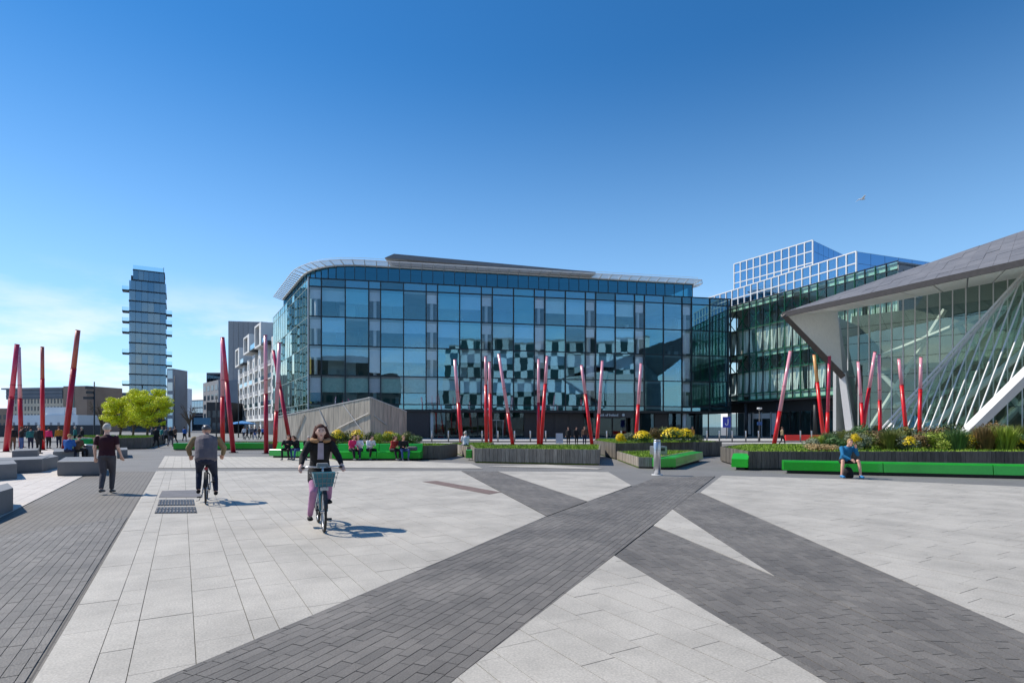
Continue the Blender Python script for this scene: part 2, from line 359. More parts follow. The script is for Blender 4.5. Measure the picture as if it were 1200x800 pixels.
paving('dark_sett_paving', [(37.4,800),(-15,888),(-900,1261),(-900,761),(-60,636.5),(17,598),(96.4,558.6),(112,552),(182.6,552),(177.6,560)], A_LIGHT, M_sheetD, M_sett, M_jointd, SW, SLn, 26, .003, tintr=.13, child='sett')
# the rest of the square is one sheet of setts, pale street paving lies behind it
mb = MB(); 
for (a, b, c, d) in [((-1500,531),(-1500,900),(2600,900),(2600,531)),]:
    ps = [G(*a), (-70, -12), (90, -12), G(*d)]
    mb.face([(x, y, -.02) for x, y in [(-150,-30),(150,-30),(150,58),(-150,58)]])
o = link('square', mb.mesh('square', stone_sheet('far_sett_sheet', (.21, .203, .192), (.6, .6, .6, 1), .3, .11))); tag(o, kind='structure')  # lighter than the near setts: grazing glint put into the colour
M_pale = mat('pale_street_paving', (.50, .49, .475), .8, var=.1, vscale=.3, fine=.1, fscale=6)
mb = MB(); mb.face([(x, y, -.012) for x, y in [(-16,58.2),(140,58.2),(140,82),(-16,82)]])
tag(link('pavement', mb.mesh('pavement', M_pale)), kind='structure')
mb = MB(); mb.box(-60, 140, 62, 70, -.2, .004)
tag(link('street', mb.mesh('street', mat('asphalt', (.09, .09, .09), .9, var=.15, fine=.2, fscale=10))), kind='structure')
# steel plates and grates set in the square
def plate(name, label, pxs, m, slots=0):
    poly = [Vector((*G(*p), 0)) for p in pxs]; c = sum(poly, Vector())/len(poly)
    t = thing(name, label, 'grate' if slots else 'cover', c)
    b = MB(); b.hexa([(p.x, p.y, .003) for p in poly], [(p.x, p.y, .008) for p in poly])
    part(t, 'plate', b, M_dark if slots else m)
    if slots:
        for r in range(2):
            for i in range(slots):
                a0 = (i+.2)/slots; a1 = (i+.62)/slots; b0 = .06+.48*r; b1 = b0+.4
                q = lambda a, bb: poly[0].lerp(poly[1], a).lerp(poly[3].lerp(poly[2], a), bb)
                g = MB(); pp = [q(a0,b0), q(a1,b0), q(a1,b1), q(a0,b1)]
                g.hexa([(p.x, p.y, .0085) for p in pp], [(p.x, p.y, .02) for p in pp]); part(t, 'bar', g, m)
    return t
M_plate = mat('worn_steel_plate', (.17, .155, .15), .6, var=.2, metal=.2, fine=.2, fscale=30)
plate('drain_grate', 'near slotted steel grate in the light paving left of the cyclists', [(181,601.5),(231,601),(229,593.8),(184,594.2)], M_plate, 12)
plate('drain_grate', 'slotted steel grate directly behind the nearest grate in the light paving', [(184.5,592.5),(228.5,592),(227,585),(186.5,585.5)], M_plate, 12)
plate('access_cover', 'flat brown steel cover beyond the two slotted grates', [(186,583),(237,582.4),(232,574),(190,575)], M_plate)
plate('access_cover', 'long narrow rusty brown steel cover in the middle of the light paving', [(495,564.2),(573,579),(587,576.7),(512,563.3)], mat('rusty_plate', S(118, 100, 94), .8, var=.25, fine=.3, fscale=30))
# ------------------------------------------------------------------ main glass building
A_ = (-29.9, 83.8); B_ = (37.4, 97.8); C_ = (-48.1, 114.6)
wf = Wl(A_, B_); ws = Wl(C_, A_)
mbd = thing('glass_office_building', 'wide blue glass office building with rounded corner canopy in the middle of the photo', 'building', (0, 92, 0))
LV = [4.3, 5.1, 9.35, 13.75, 18.0, 22.4, 23.6]
MOD = 8.545; wcol = []
edges = []
for k in range(8): s0 = k*MOD; edges += [(s0, s0+1.75, 'w'), (s0+1.75, s0+5.15, 'g'), (s0+5.15, s0+MOD, 'g')]
edges.append((8*MOD, 68.9, 'w'))
mul = lambda w, mb, s, z0, z1, d=.12, t=.085: w.box(mb, s-t, s+t, z0, z1, -.1, d)
for (a, b, k) in edges:
    m_ = MB(); mul(wf, m_, a, 4.25, 23.7); part(mbd, 'mullion', m_, M_mull)
    for r in range(6):
        if r == 1 and b < 17.3:
            pane(mbd, wf, a+.06, b-.06, LV[1]+.05, 6.78, G_front, tilt=.0035); pane(mbd, wf, a+.06, b-.06, 6.9, LV[2]-.05, G_clear, tilt=.0035)
            m_ = MB(); wf.box(m_, a+.08, b-.08, 6.85, LV[2]-.1, -.3, -.26); part(mbd, 'spandrel', m_, mat('pale_green_spandrel_screen', S(150, 182, 172), .6, rnd=.1) if k == 'g' else M_greypanel); continue
        pane(mbd, wf, a+.06, b-.06, LV[r]+.05, LV[r+1]-.05, G_clear if k == 'w' and r in (1, 2, 3, 4) else R.choice([G_front, G_front, G_frontB, G_frontC]), tilt=.005)
    if k == 'w':
        cs = (a+b)/2; wcol.append(cs)
        m_ = MB(); m_.tube([wf.p(cs, -.75, 4.3), wf.p(cs, -.75, 22.4)], .26, 10); part(mbd, 'column', m_, M_offw, smooth=True)
        for r in (1, 2, 3, 4):
            m_ = MB(); full = R.random() < .3
            wf.box(m_, a+.12, b-.12, LV[r+1]-(3.9 if full else 1.75), LV[r+1]-.05, -.42, -.36); part(mbd, 'screen', m_, M_greypanel)
    elif b < 52:
        for r in ((2, 3, 4) if b < 17.3 else (1, 2, 3, 4)):
            if R.random() < .12: continue
            m_ = MB(); wf.box(m_, a+.08, b-.08, LV[r+1]-R.uniform(2.0, 2.5), LV[r+1]-.3, -.5, -.46)
            part(mbd, 'blind', m_, M_greypanel)
m_ = MB(); mul(wf, m_, 68.9, 4.25, 23.7); part(mbd, 'mullion', m_, M_mull)
for z in LV+[20.1]:
    if z == 20.1: continue
    m_ = MB(); wf.box(m_, -.06, 68.96, z-.075, z+.075, -.08, .09); part(mbd, 'transom', m_, M_mull)
for i, z in enumerate(LV[1:]):
    m_ = MB(); ps = [wf.p(.2,-.25,0), wf.p(68.7,-.25,0), wf.p(68.7,-9,0), wf.p(10,-9,0), ws.p(2,-9,0), ws.p(2,-.25,0), ws.p(35.4,-.25,0)]
    ps = [(p.x, p.y) for p in ps]
    if z in (5.1, 9.35, 13.75, 18.0, 22.4): m_.prism(ps, z-.4, z-.06); part(mbd, 'floor', m_, M_conc)
M_int = mat('interior_wall', (.16, .17, .18), .8, var=.35, vscale=.35)
m_ = MB(); wf.box(m_, 3, 68.9, 0, 23.4, -9.4, -9); ws.box(m_, 0, 30, 0, 23.4, -9.4, -9); wf.box(m_, 68.5, 68.8, 4.3, 23.4, -20, -.2); ws.box(m_, 0, .3, 0, 23.4, -12, -.2)
part(mbd, 'inner_wall', m_, M_int)
for i in range(46):                  # furniture and partitions seen through the glass
    s0 = R.uniform(2, 64); r = R.choice((1, 2, 3, 4)); m_ = MB(); h_ = R.uniform(1.2, 2.9)
    wf.box(m_, s0, s0+R.uniform(.4, 2.4), LV[r]+.0, LV[r]+h_, -4.2, -3.9); part(mbd, 'partition', m_, R.choice([M_offw, M_conc, M_dark, M_greypanel]))
# side facade
M_gsteel2 = mat('pale_green_mullion', (.26, .34, .32), .5)
NS = 15; ps_ = 35.8/NS
for i in range(NS+1):
    m_ = MB(); mul(ws, m_, i*ps_, 0, 23.7, .03, .03); part(mbd, 'mullion', m_, M_gsteel2)
    if i == NS: break
    for r in range(6):
        z0 = LV[r] if r else 0; pane(mbd, ws, i*ps_+.06, (i+1)*ps_-.06, z0+.05, LV[r+1]-.05, G_side, tilt=.012)
    for r in (1, 2, 3, 4):
        if R.random() < .9:
            c_ = R.choice([mat('ochre_reflection', S(200, 160, 70), .7), mat('sage_reflection', S(130, 150, 105), .7), mat('teal_reflection', S(50, 140, 160), .7), M_greypanel, M_int])  # street reflections in the side glass, painted as coloured sheets behind it
            if r > 2: c_ = R.choice([mat('sage_reflection', S(130, 150, 105)), M_greypanel, M_int])
            m_ = MB(); ws.box(m_, i*ps_+.1, (i+1)*ps_-R.uniform(.1, .9), LV[r]+.1, LV[r+1]-.3, -.5, -.46); part(mbd, 'blind', m_, c_)
for z in LV:
    m_ = MB(); ws.box(m_, 0, 35.75, z-.04, z+.04, -.08, .03); part(mbd, 'transom', m_, M_gsteel2)
m_ = MB(); m_.tube([wf.p(-.1, .1, 0), wf.p(-.1, .1, 23.7)], .09, 8); part(mbd, 'corner_post', m_, M_offw)
# attic storey with its rounded corner, canopy and penthouse roof
att = []
Rr = 8.0; pA = Vector((*A_, 0)); df = wf.u; dsv = (Vector((*C_, 0))-pA).normalized()
ctr0 = pA+df*1.0+dsv*1.0
p1 = pA-wf.n*1.0+dsv*0+df*Rr; p0 = pA-ws.n*1.0+dsv*Rr*1.2
def bez(t): a = pA-wf.n*.8-ws.n*.8; return p0*(1-t)**2+a*2*t*(1-t)+p1*t*t
path = []
n_ = 14; end = pA-ws.n*1.0+dsv*29
for i in range(n_): path.append(end.lerp(p0, i/n_))
for i in range(9): path.append(bez(i/9))
q1 = wf.p(wf.px(815), -1.0, 0); n_ = 32
for i in range(n_+1): path.append(p1.lerp(q1, i/n_))
for i in range(1, 4): path.append(q1-wf.n*0+wf.u*(.6*math.sin(i*.5))-wf.n*(-1)*0+(-wf.n)*(-1)*0+(wf.n*-1)*(i*.9))
nor = []
for i, p in enumerate(path):
    t = (path[min(i+1, len(path)-1)]-path[max(i-1, 0)]).normalized(); nor.append(Vector((t.y, -t.x, 0)))
Z0, Z1 = 23.6, 26.0; UPV = Vector((0, 0, 1))
for i in range(len(path)-1):
    a, b = path[i], path[i+1]; w = Wl(a, b)
    pane(mbd, w, .04, w.L-.04, Z0, Z1, G_top, name='attic_pane', tilt=.004)
    m_ = MB(); w.box(m_, -.04, .04, Z0, Z1, -.05, .06); part(mbd, 'attic_mullion', m_, M_mull)
m_ = MB()
for i in range(len(path)-1):
    a, b = path[i], path[i+1]; na, nb = nor[i], nor[i+1]
    m_.hexa([a+UPV*26.02-na*3, a+UPV*26.02+na*.35, b+UPV*26.02+nb*.35, b+UPV*26.02-nb*3], [a+UPV*26.22-na*3, a+UPV*26.22+na*.35, b+UPV*26.22+nb*.35, b+UPV*26.22-nb*3])
part(mbd, 'roof_edge', m_, M_offw)
for k, (d, z, r) in enumerate([(.65,26.25,.045),(.95,26.3,.045),(1.25,26.35,.045),(1.55,26.4,.045),(1.85,26.45,.07)]):
    m_ = MB(); m_.tube([p+nr*d+UPV*z for p, nr in zip(path, nor)], r, 6); part(mbd, 'canopy_rail', m_, M_white)
for p, nr in zip(path, nor):
    m_ = MB(); m_.tube([p+nr*.1+UPV*26.0, p+nr*1.95+UPV*26.47], [.09, .05], 6); part(mbd, 'canopy_bracket', m_, M_offw)
m_ = MB(); m_.tube([p+nr*1.0+UPV*27.0 for p, nr in zip(path[::1], nor)], .025, 4); part(mbd, 'guard_wire', m_, M_offw)
m_ = MB(); fl = [(p.x, p.y) for p in path]; m_.face([(x, y, 26.1) for x, y in fl]+[(*wf.p(62, -24, 0).xy, 26.1)]); m_.face([(p.x, p.y, 23.62) for p in [wf.p(0,0,0), wf.p(68.9,0,0), wf.p(68.9,-24,0), ws.p(0,0,0)]])
part(mbd, 'roof_deck', m_, M_conc)
m_ = MB(); a0 = wf.px(449); b0 = wf.px(697)
lo = [wf.p(a0+2.0,-1.8,26.2), wf.p(b0-2,-1.2,26.2), wf.p(b0-2,-14,26.2), wf.p(a0+2.0,-14,26.2)]
mid = [wf.p(a0+.2,.2,27.15), wf.p(b0,.4,26.45), wf.p(b0,-14,26.45), wf.p(a0+3,-14,27.15)]
m_.hexa(lo, mid); part(mbd, 'penthouse_soffit', m_, mat('brown_grey_soffit', (.26, .245, .23), .7))
m_ = MB(); m_.hexa(mid, [p+UPV*.3 for p in [wf.p(a0+1.6,.2,27.55), wf.p(b0,.4,26.5), wf.p(b0,-14,26.5), wf.p(a0+3,-14,27.6)]]); part(mbd, 'penthouse_roof', m_, mat('roof_zinc', (.16, .17, .19), .5, var=.1))
# ground floor
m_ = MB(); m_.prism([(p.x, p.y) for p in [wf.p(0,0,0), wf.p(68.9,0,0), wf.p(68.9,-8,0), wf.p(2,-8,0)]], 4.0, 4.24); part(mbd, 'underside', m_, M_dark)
M_navy = mat('dark_navy_cladding', (.018, .024, .035), .35, var=.15)
m_ = MB(); wf.box(m_, .3, 17.6, 0, 4.0, -.6, -.4); part(mbd, 'ground_wall', m_, M_navy)
gs = 17.8; gi = 0
while gs < 68:
    solid = gi in (6, 7, 8, 9, 15)
    if solid: m_ = MB(); wf.box(m_, gs, gs+2.5, 0, 4.0, -2.7, -2.5); part(mbd, 'ground_wall', m_, M_navy)
    else: pane(mbd, wf, gs+.05, gs+2.45, .1, 3.95, G_shop, d=-2.6, name='shopfront_pane')
    m_ = MB(); wf.box(m_, gs-.06, gs+.06, 0, 4.0, -2.7, -2.45); part(mbd, 'shopfront_mullion', m_, M_dark)
    gs += 2.55; gi += 1
for k in (2, 6, 7, 8):
    m_ = MB(); m_.tube([wf.p(k*MOD+.9, -.8, 0), wf.p(k*MOD+.9, -.8, 4.1)], .32, 14); part(mbd, 'column', m_, M_offw, smooth=True)
dr = MB(); s0 = wf.px(577)
for a in (0, 1.05, 2.1): wf.box(dr, s0+a, s0+a+.08, 0, 2.7, -2.44, -2.38)
wf.box(dr, s0-.1, s0+2.3, 2.7, 2.8, -2.46, -2.2); part(mbd, 'entrance_door', dr, M_offw)
s0 = wf.px(515); m_ = MB(); m_.hexa([wf.p(s0,-3,0), wf.p(s0+.9,-3,0), wf.p(s0+.9,-3.2,0), wf.p(s0,-3.2,0)], [wf.p(s0,-3,3.6), wf.p(s0+.35,-3,3.6), wf.p(s0+.35,-3.2,3.6), wf.p(s0,-3.2,3.6)]); part(mbd, 'banner', m_, M_redd)
def text(root, body, loc, size, rz, m, name='lettering', ext=.03):
    cu = bpy.data.curves.new(name, 'FONT'); cu.body = body; cu.size = size; cu.extrude = ext; cu.offset = size*.012
    to = bpy.data.objects.new(name, cu); C.objects.link(to); me = bpy.data.meshes.new_from_object(to.evaluated_get(bpy.context.evaluated_depsgraph_get()))
    bpy.data.objects.remove(to); me.name = name; me.materials.clear(); me.materials.append(m)
    o = link(name, me, root); o.location = Vector(loc)-(root.location if root else Vector()); o.rotation_euler = (math.radians(90), 0, rz); return o
fa = math.atan2(wf.u.y, wf.u.x)
s0 = wf.px(700.5); text(mbd, 'Bank of Ireland', wf.p(s0, .02, 3.45), .58, fa, M_white)
m_ = MB(); m_.tube([wf.p(s0+4.45, 0, 3.65), wf.p(s0+4.45, .05, 3.65)], .24, 16); part(mbd, 'emblem', m_, M_offw)
m_ = MB(); wf.box(m_, wf.px(696), wf.px(742), 3.2, 4.0, -.3, -.05); part(mbd, 'sign_fascia', m_, M_navy)

# ------------------------------------------------------------------ right office building (green glass, white grid storeys)
rb = thing('glass_office_building', 'green glass office block with stepped white gridded top storeys behind the theatre roof', 'building', (46, 92, 0))
wr = Wl((38.5, 100), (46.4, 79)); pit = 1.49; s_lo, n_r = -6.1, 24
RL = [6.2, 7.3, 11.0, 14.1, 18.3, 21.7, 22.75]
M_gsteel = mat('dark_green_steel', S(20, 92, 66), .45, var=.1)
M_wscreen = mat('white_folded_screen', (.86, .87, .85), .6, var=.05, rnd=.12)
M_wspan = mat('pale_green_spandrel', S(190, 225, 208), .5, var=.05, rnd=.15)
M_dscreen = mat('grey_folded_screen', (.45, .49, .47), .6, var=.08, rnd=.25)
for i in range(n_r):
    s0 = s_lo+i*pit
    m_ = MB(); wr.box(m_, s0-.05, s0+.05, 6.1, 22.85, -.1, .1); part(rb, 'mullion', m_, M_mull if i % 2 else M_gsteel)
    for r in range(6): pane(rb, wr, s0+.05, s0+pit-.05, RL[r]+.04, RL[r+1]-.04, G_green, tilt=.006)
    for r in (1, 3):
        for (da, db) in ((0, .5), (.5, 1)):
            if R.random() < .06: continue
            z0, z1 = RL[r]+.15, RL[r+1]-.12; a = s0+pit*da+.04; b = s0+pit*db-.04; m_ = MB()
            fold = .26 if da == 0 else -.26
            q = [wr.p(a, -.5, z0), wr.p(b, -.5+fold, z0), wr.p(b, -.5, (z0+z1)/2), wr.p(b, -.5-fold*.2, z1), wr.p(a, -.5, z1)]
            m_.face(q); m_.face([p-wr.n*.05 for p in reversed(q)]); m_.face([q[0], q[0]-wr.n*.05, q[1]-wr.n*.05, q[1]]); m_.face([q[3], q[3]-wr.n*.05, q[4]-wr.n*.05, q[4]])
            part(rb, 'folded_screen', m_, M_wscreen if R.random() < (.93 if r == 1 else .65) else M_dscreen)
    for z0, z1 in ((6.3, 7.2), (13.35, 14.0), (21.8, 22.65)):
        if R.random() < .9: m_ = MB(); wr.box(m_, s0+.06, s0+pit-.06, z0, z1, -.32, -.26); part(rb, 'spandrel', m_, M_wspan)
    for r in (2, 4):
        if i % 2 == 0:
            m_ = MB(); m_.tube([wr.p(s0, -1.1, RL[r]), wr.p(s0+pit*2, -1.1, RL[r+1])], .11, 6); m_.tube([wr.p(s0+pit*2, -1.2, RL[r]), wr.p(s0, -1.2, RL[r+1])], .08, 6); part(rb, 'brace', m_, M_gsteel)
for z in RL:
    m_ = MB(); wr.box(m_, s_lo, s_lo+n_r*pit, z-.06, z+.06, -.1, .08); part(rb, 'transom', m_, M_gsteel if z < 20 else M_mull)
for z in (7.2, 11.2, 14.2, 18.4, 22.6):
    m_ = MB(); wr.box(m_, s_lo, s_lo+n_r*pit, z-.35, z-.1, -7, -.2); part(rb, 'floor', m_, M_conc)
m_ = MB(); wr.box(m_, s_lo, s_lo+n_r*pit, 0, 22.6, -7.3, -7); wr.box(m_, s_lo+n_r*pit-.2, s_lo+n_r*pit, 6.2, 22.7, -14, -.2); part(rb, 'inner_wall', m_, M_conc)
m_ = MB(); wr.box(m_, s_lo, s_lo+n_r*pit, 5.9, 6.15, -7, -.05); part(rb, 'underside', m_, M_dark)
# white-gridded storeys
def gridbox(w, s0, n, p_, zs, label_m, depth_dir, dep, d0):
    for i in range(n+1):
        m_ = MB(); w.box(m_, s0+i*p_-.09, s0+i*p_+.09, zs[0], zs[-1], d0-.1, d0+.1); part(rb, 'frame_post', m_, M_white)
        if i < n:
            for a, b in zip(zs, zs[1:]): pane(rb, w, s0+i*p_+.09, s0+(i+1)*p_-.09, a+.08, b-.08, label_m, d=d0, tilt=.004)
    for z in zs: m_ = MB(); w.box(m_, s0, s0+n*p_, z-.08, z+.08, d0-.09, d0+.09); part(rb, 'frame_rail', m_, M_white)
    e = w.p(s0+n*p_, d0, 0); w2 = Wl(e, e+depth_dir*dep); nn = 8
    for i in range(nn):
        for a, b in zip(zs, zs[1:]): pane(rb, w2, i*dep/nn+.03, (i+1)*dep/nn-.03, a, b-.05, G_blue, tilt=.003)
    m_ = MB(); w.box(m_, s0+.3, s0+n*p_-3.5, zs[0]-.1, zs[-1]-.1, d0-5, d0-1.0); part(rb, 'inner_wall', m_, M_greypanel)
    q = [w.p(s0, d0, zs[-1]-.02), e+UPV*(zs[-1]-.02), e+depth_dir*dep+UPV*(zs[-1]-.02), w.p(s0, d0, zs[-1]-.02)+depth_dir*dep]
    m_ = MB(); m_.face(q); part(rb, 'roof_deck', m_, M_conc)
dd = Vector((13.5, 5.0, 0)).normalized()
gridbox(wr, -9.1, 22, 1.49, [22.85, 24.1, 25.7], G_white, dd, 22, -.35)
w3 = Wl((40.6, 104), (47.9, 90.7))
gridbox(w3, 0, 11, 15.2/11, [25.75, 27.85, 29.7, 31.4], G_white, Vector((10.6, 8.7, 0)).normalized(), 16, 0)
# ground floor of it
for i in range(15):
    s0 = -4+i*2.0; m_ = MB(); wr.box(m_, s0-.06, s0+.06, 0, 4.2, -3.1, -2.9); part(rb, 'shopfront_mullion', m_, M_offw if i < 6 else M_dark)
    pane(rb, wr, s0+.06, s0+1.94, .1, 4.1, G_shop, d=-3, name='shopfront_pane')
    if i in (2, 5): m_ = MB(); wr.box(m_, s0+.3, s0+1.6, .4, 4.0, -2.9, -2.84); part(rb, 'poster', m_, M_offw)
    if i in (3, 4): m_ = MB(); wr.box(m_, s0+.1, s0+1.9, 3.1, 4.0, -2.9, -2.84); part(rb, 'window_sign', m_, M_offw)
m_ = MB(); wr.box(m_, -4, 27, 4.2, 5.95, -3.1, -2.9); part(rb, 'fascia', m_, M_dark)
for s0 in (2.5, 9.5, 16.5): m_ = MB(); m_.tube([wr.p(s0, -1, 0), wr.p(s0, -1, 6)], .3, 12); part(rb, 'column', m_, M_dark, smooth=True)
low = thing('low_wall', 'low bright red wall at street level under the green glass block', 'wall', (*G(940, 516.5), 0))
m_ = MB(); x0, y0 = G(921, 516); x1, y1 = G(962, 516); m_.bev(x0, x1, y0, y0+.35, 0, .7, .03); part(low, 'wall_body', m_, M_red)

# ------------------------------------------------------------------ theatre
M_roofp = mat('zinc_roof_panel', (.245, .23, .22), .45, metal=.12, var=.14, vscale=.6, rnd=.07)
M_soff = mat('cream_soffit', (.93, .915, .87), .6, var=.04)
M_fascia = mat('bronze_fascia', (.10, .085, .075), .5, var=.12)
M_beam = mat('white_steel_beam', (.72, .72, .71), .5, var=.04)
th = thing('theatre', 'angular theatre with tilted roof and sloping glass front at the right edge', 'theatre', (45, 60, 0))
wt = Wl((35.5, 62), (45.2, 52)); TOP = 14.2; wl = 26
shape = [(2.2, 0), (wl, 0), (wl, TOP+1.6), (0, TOP)]
NB = 26
zr = [0, 1.8, 3.55, 5.3, 7.05, 8.8, 10.55, 12.3, 16]
for i in range(NB):
    for a, b in zip(zr, zr[1:]):
        q = clip([(i+.03, a+.02), (i+.97, a+.02), (i+.97, b-.02), (i+.03, b-.02)], shape)
        if len(q) > 2 and abs(area(q)) > .02:
            t1_, t2_ = R.uniform(-.006, .006), R.uniform(-.006, .006); f_ = lambda p, o: wt.p(p[0], o+t1_*(p[0]-i)+t2_*(p[1]-a), p[1])
            m_ = MB(); m_.hexa([f_(p, 0) for p in q], [f_(p, -.03) for p in q]); part(th, 'pane', m_, G_thea)
    s_ = i+.0
    z0_ = 0; xt = TOP+1.6*s_/wl
    if s_ < 2.2: z0_ = TOP*(1-s_/2.2)
    m_ = MB(); wt.box(m_, s_-.04, s_+.04, z0_, xt, .02, .2); part(th, 'mullion', m_, M_white)
for z in zr[1:-1]: m_ = MB(); wt.box(m_, 2.2*(1-z/TOP), wl, z-.02, z+.02, .0, .05); part(th, 'transom', m_, M_dark)
M_tint = mat('theatre_inner_wall', (.17, .20, .18), .8, var=.3, vscale=.4)
m_ = MB(); wt.box(m_, -1, wl, 0, 15, -9, -8.7); part(th, 'inner_wall', m_, M_tint)
m_ = MB(); wt.box(m_, -.6, -.3, 0, 13.8, -9, -.4); part(th, 'end_wall', m_, M_offw)
for z in (4.2, 8.2): m_ = MB(); wt.box(m_, 2, wl, z-.5, z, -8.7, -2.2); part(th, 'balcony_slab', m_, M_tint)
for (a, b, c, d) in [(2,.5,9,13.5),(9,.5,3,8),(8,0,16,13),(16,1,10,12),(12,0,22,13.5),(20,1,24,13),(3,9,14,13.4),(5,4,17,7.5)]:
    m_ = MB(); m_.tube([wt.p(a,-2,b), wt.p(c,-2.6,d)], .24, 8); part(th, 'strut', m_, M_offw)
# roof
T_ = P(917, 367.5, 57); E_ = P(1230, 299, 44); R_ = P(1230, 261, 60)
E3 = T_+(E_-T_)*1.75; R3 = T_+(R_-T_)*1.75
NC, NR = 36, 6
def rp(u, v): return (T_.lerp(E3, u)).lerp(T_.lerp(R3, u), v)+UPV*.0
for i in range(NC):
    for j in range(NR):
        g = .004; q = [rp((i+g)/NC, (j+.01)/NR), rp((i+1-.012)/NC, (j+.01)/NR), rp((i+1-.012)/NC, (j+.99)/NR), rp((i+g)/NC, (j+.99)/NR)]
        m_ = MB(); dz = R.uniform(0, .04); m_.hexa([p+UPV*.02 for p in q], [p+UPV*(.1+dz) for p in q]); part(th, 'roof_panel', m_, M_roofp)
m_ = MB(); q = [T_, E3, R3]; m_.hexa([p-UPV*.05 for p in q], [p+UPV*.0 for p in q]); part(th, 'roof_deck', m_, M_fascia)
m_ = MB()
for p, q_ in ((T_, E3),):
    n_ = Vector((-.72, -.7, 0)); m_.hexa([p-UPV*.38+n_*.15, q_-UPV*.45+n_*.15, q_-UPV*.45, p-UPV*.38], [p+UPV*.12+n_*.15, q_+UPV*.12+n_*.15, q_+UPV*.12, p+UPV*.12])
part(th, 'fascia', m_, M_fascia)
WTL = wt.p(0, .1, TOP); WTR = wt.p(wl, .1, TOP+1.6)
m_ = MB(); NSF = 14
for i in range(NSF):
    a0, a1 = i/NSF, (i+1)/NSF-.004
    m_ = MB(); q = [T_.lerp(E3, a0)-UPV*.3, T_.lerp(E3, a1)-UPV*.3, WTL.lerp(WTR, a1), WTL.lerp(WTR, a0)]
    m_.hexa(q, [p+UPV*.15 for p in q]); part(th, 'soffit_panel', m_, M_soff)
# back slope under the roof so that no sky shows through
m_ = MB(); bk = [R3, T_.lerp(R3, .35), wt.p(5, -9, 14.6), wt.p(wl, -9, 14.8)]; m_.face(bk); part(th, 'rear_wall', m_, M_conc)
K_ = P(987, 437, 60.5)
m_ = MB(); m_.hexa([T_-UPV*.25, WTL, K_], [p+Vector((.25, .35, 0)) for p in (T_-UPV*.25, WTL, K_)]); part(th, 'fin_wall', m_, M_soff)
m_ = MB(); m_.tube([T_-UPV*.1+Vector((0,-.1,0)), K_+Vector((-.1,-.15,-.3))], [.3, .42], 4); part(th, 'fin_edge', m_, M_fascia)
m_ = MB(); m_.tube([K_, P(998, 519, 60)], [.42, .5], 4); part(th, 'leg', m_, M_beam)
# inclined glass with raking mullions
BL = Vector(((1024-600)/F*56, 56, 0)); BR = Vector(((1116-600)/F*47.5, 47.5, 0)); ua = (BR-BL).normalized(); um = Vector((.50, .15, 1)).normalized(); LB = (BR-BL).length
def solve(px, py, base):
    # base + a*ua + b*um projected to px, py
    k, l = (px-600)/F, (500-py)/F
    a1, b1, c1 = ua.x-k*ua.y, um.x-k*um.y, -(base.x-k*base.y)
    a2, b2, c2 = ua.z-l*ua.y, um.z-l*um.y, -(base.z-CH-l*base.y)
    D = a1*b2-a2*b1; return ((c1*b2-c2*b1)/D, (a1*c2-a2*c1)/D)
t1_ = solve(1193, 333, BL); t2_ = solve(1200, 441.7, BL); e1 = 1.55; e2 = 1.9
pl = lambda a, b, o=0: BL+ua*a+um*b+nn_*o
nn_ = um.cross(ua).normalized(); nn_ = nn_ if nn_.y < 0 else -nn_
reg = [(0, 0), (LB, 0), (LB+(t2_[0]-LB)*e2, t2_[1]*e2), (t1_[0]*e1, t1_[1]*e1)]
if area(reg) < 0: reg.reverse()
pm = .82; n0 = -30
for i in range(n0, 60):
    a = i*pm; seg = clip([(a-.05, -1), (a+.05, -1), (a+.05, 60), (a-.05, 60)], reg)
    if len(seg) > 2:
        m_ = MB(); m_.hexa([pl(*p, .02) for p in seg], [pl(*p, .09) for p in seg]); part(th, 'raking_mullion', m_, M_beam)
    b0 = 0
    while b0 < 34:
        cell = clip([(a+.05, b0+.02), (a+pm-.05, b0+.02), (a+pm-.05, b0+2.48), (a+.05, b0+2.48)], reg)
        if len(cell) > 2 and abs(area(cell)) > .05:
            m_ = MB(); m_.hexa([pl(*p, -.02) for p in cell], [pl(*p, .01) for p in cell]); part(th, 'sloping_pane', m_, G_thea)
        b0 += 2.5
m_ = MB(); m_.tube([BL, pl(t1_[0]*e1, t1_[1]*e1)], [.15, .2], 4); part(th, 'raking_beam', m_, M_beam)
m_ = MB(); m_.tube([BL+nn_*.5, pl(t1_[0]*e1, t1_[1]*e1, .6)-um*.9], .1, 6); part(th, 'raking_rail', m_, M_beam)
m_ = MB(); m_.tube([BR, pl(LB+(t2_[0]-LB)*e2, t2_[1]*e2)], [.5, .55], 4); part(th, 'raking_beam', m_, M_beam)
m_ = MB(); m_.tube([BL-nn_*2.2+ua*1+UPV*.3, pl(t1_[0]*1.3, t1_[1]*.8, -2.2)], .28, 8); part(th, 'strut', m_, M_white)

# ------------------------------------------------------------------ buildings behind the camera that the glass mirrors
hb = thing('hotel', 'chequered white and green hotel standing behind the viewer, mirrored in the glass front', 'building', (48, -16, 0))
M_hw = mat('white_chequer_panel', (.88, .90, .88), .6, var=.05); M_hd = mat('dark_green_window', (.02, .05, .045), .15, var=.1)
wh = Wl((92, 2), (27, -35.5)); m_ = MB(); wh.box(m_, 0, 75, 0, 34, -14, -.25); part(hb, 'wall', m_, M_conc)
wm = MB(); dm = MB()
for r in range(6):
    for c in range(30):
        s0 = c*2.5; z0 = 4.5+r*4.8; wh.box(wm if (r+c) % 2 else dm, s0+.03, s0+2.47, z0+.03, z0+4.77, -.25, 0 if (r+c) % 2 else -.15)
tag(part(hb, 'white_panels', wm, M_hw), kind='stuff'); tag(part(hb, 'dark_windows', dm, M_hd), kind='stuff')
ob = thing('office_block', 'dark brick block behind the viewer, mirrored at the left of the glass front', 'building', (-20, -34, 0))
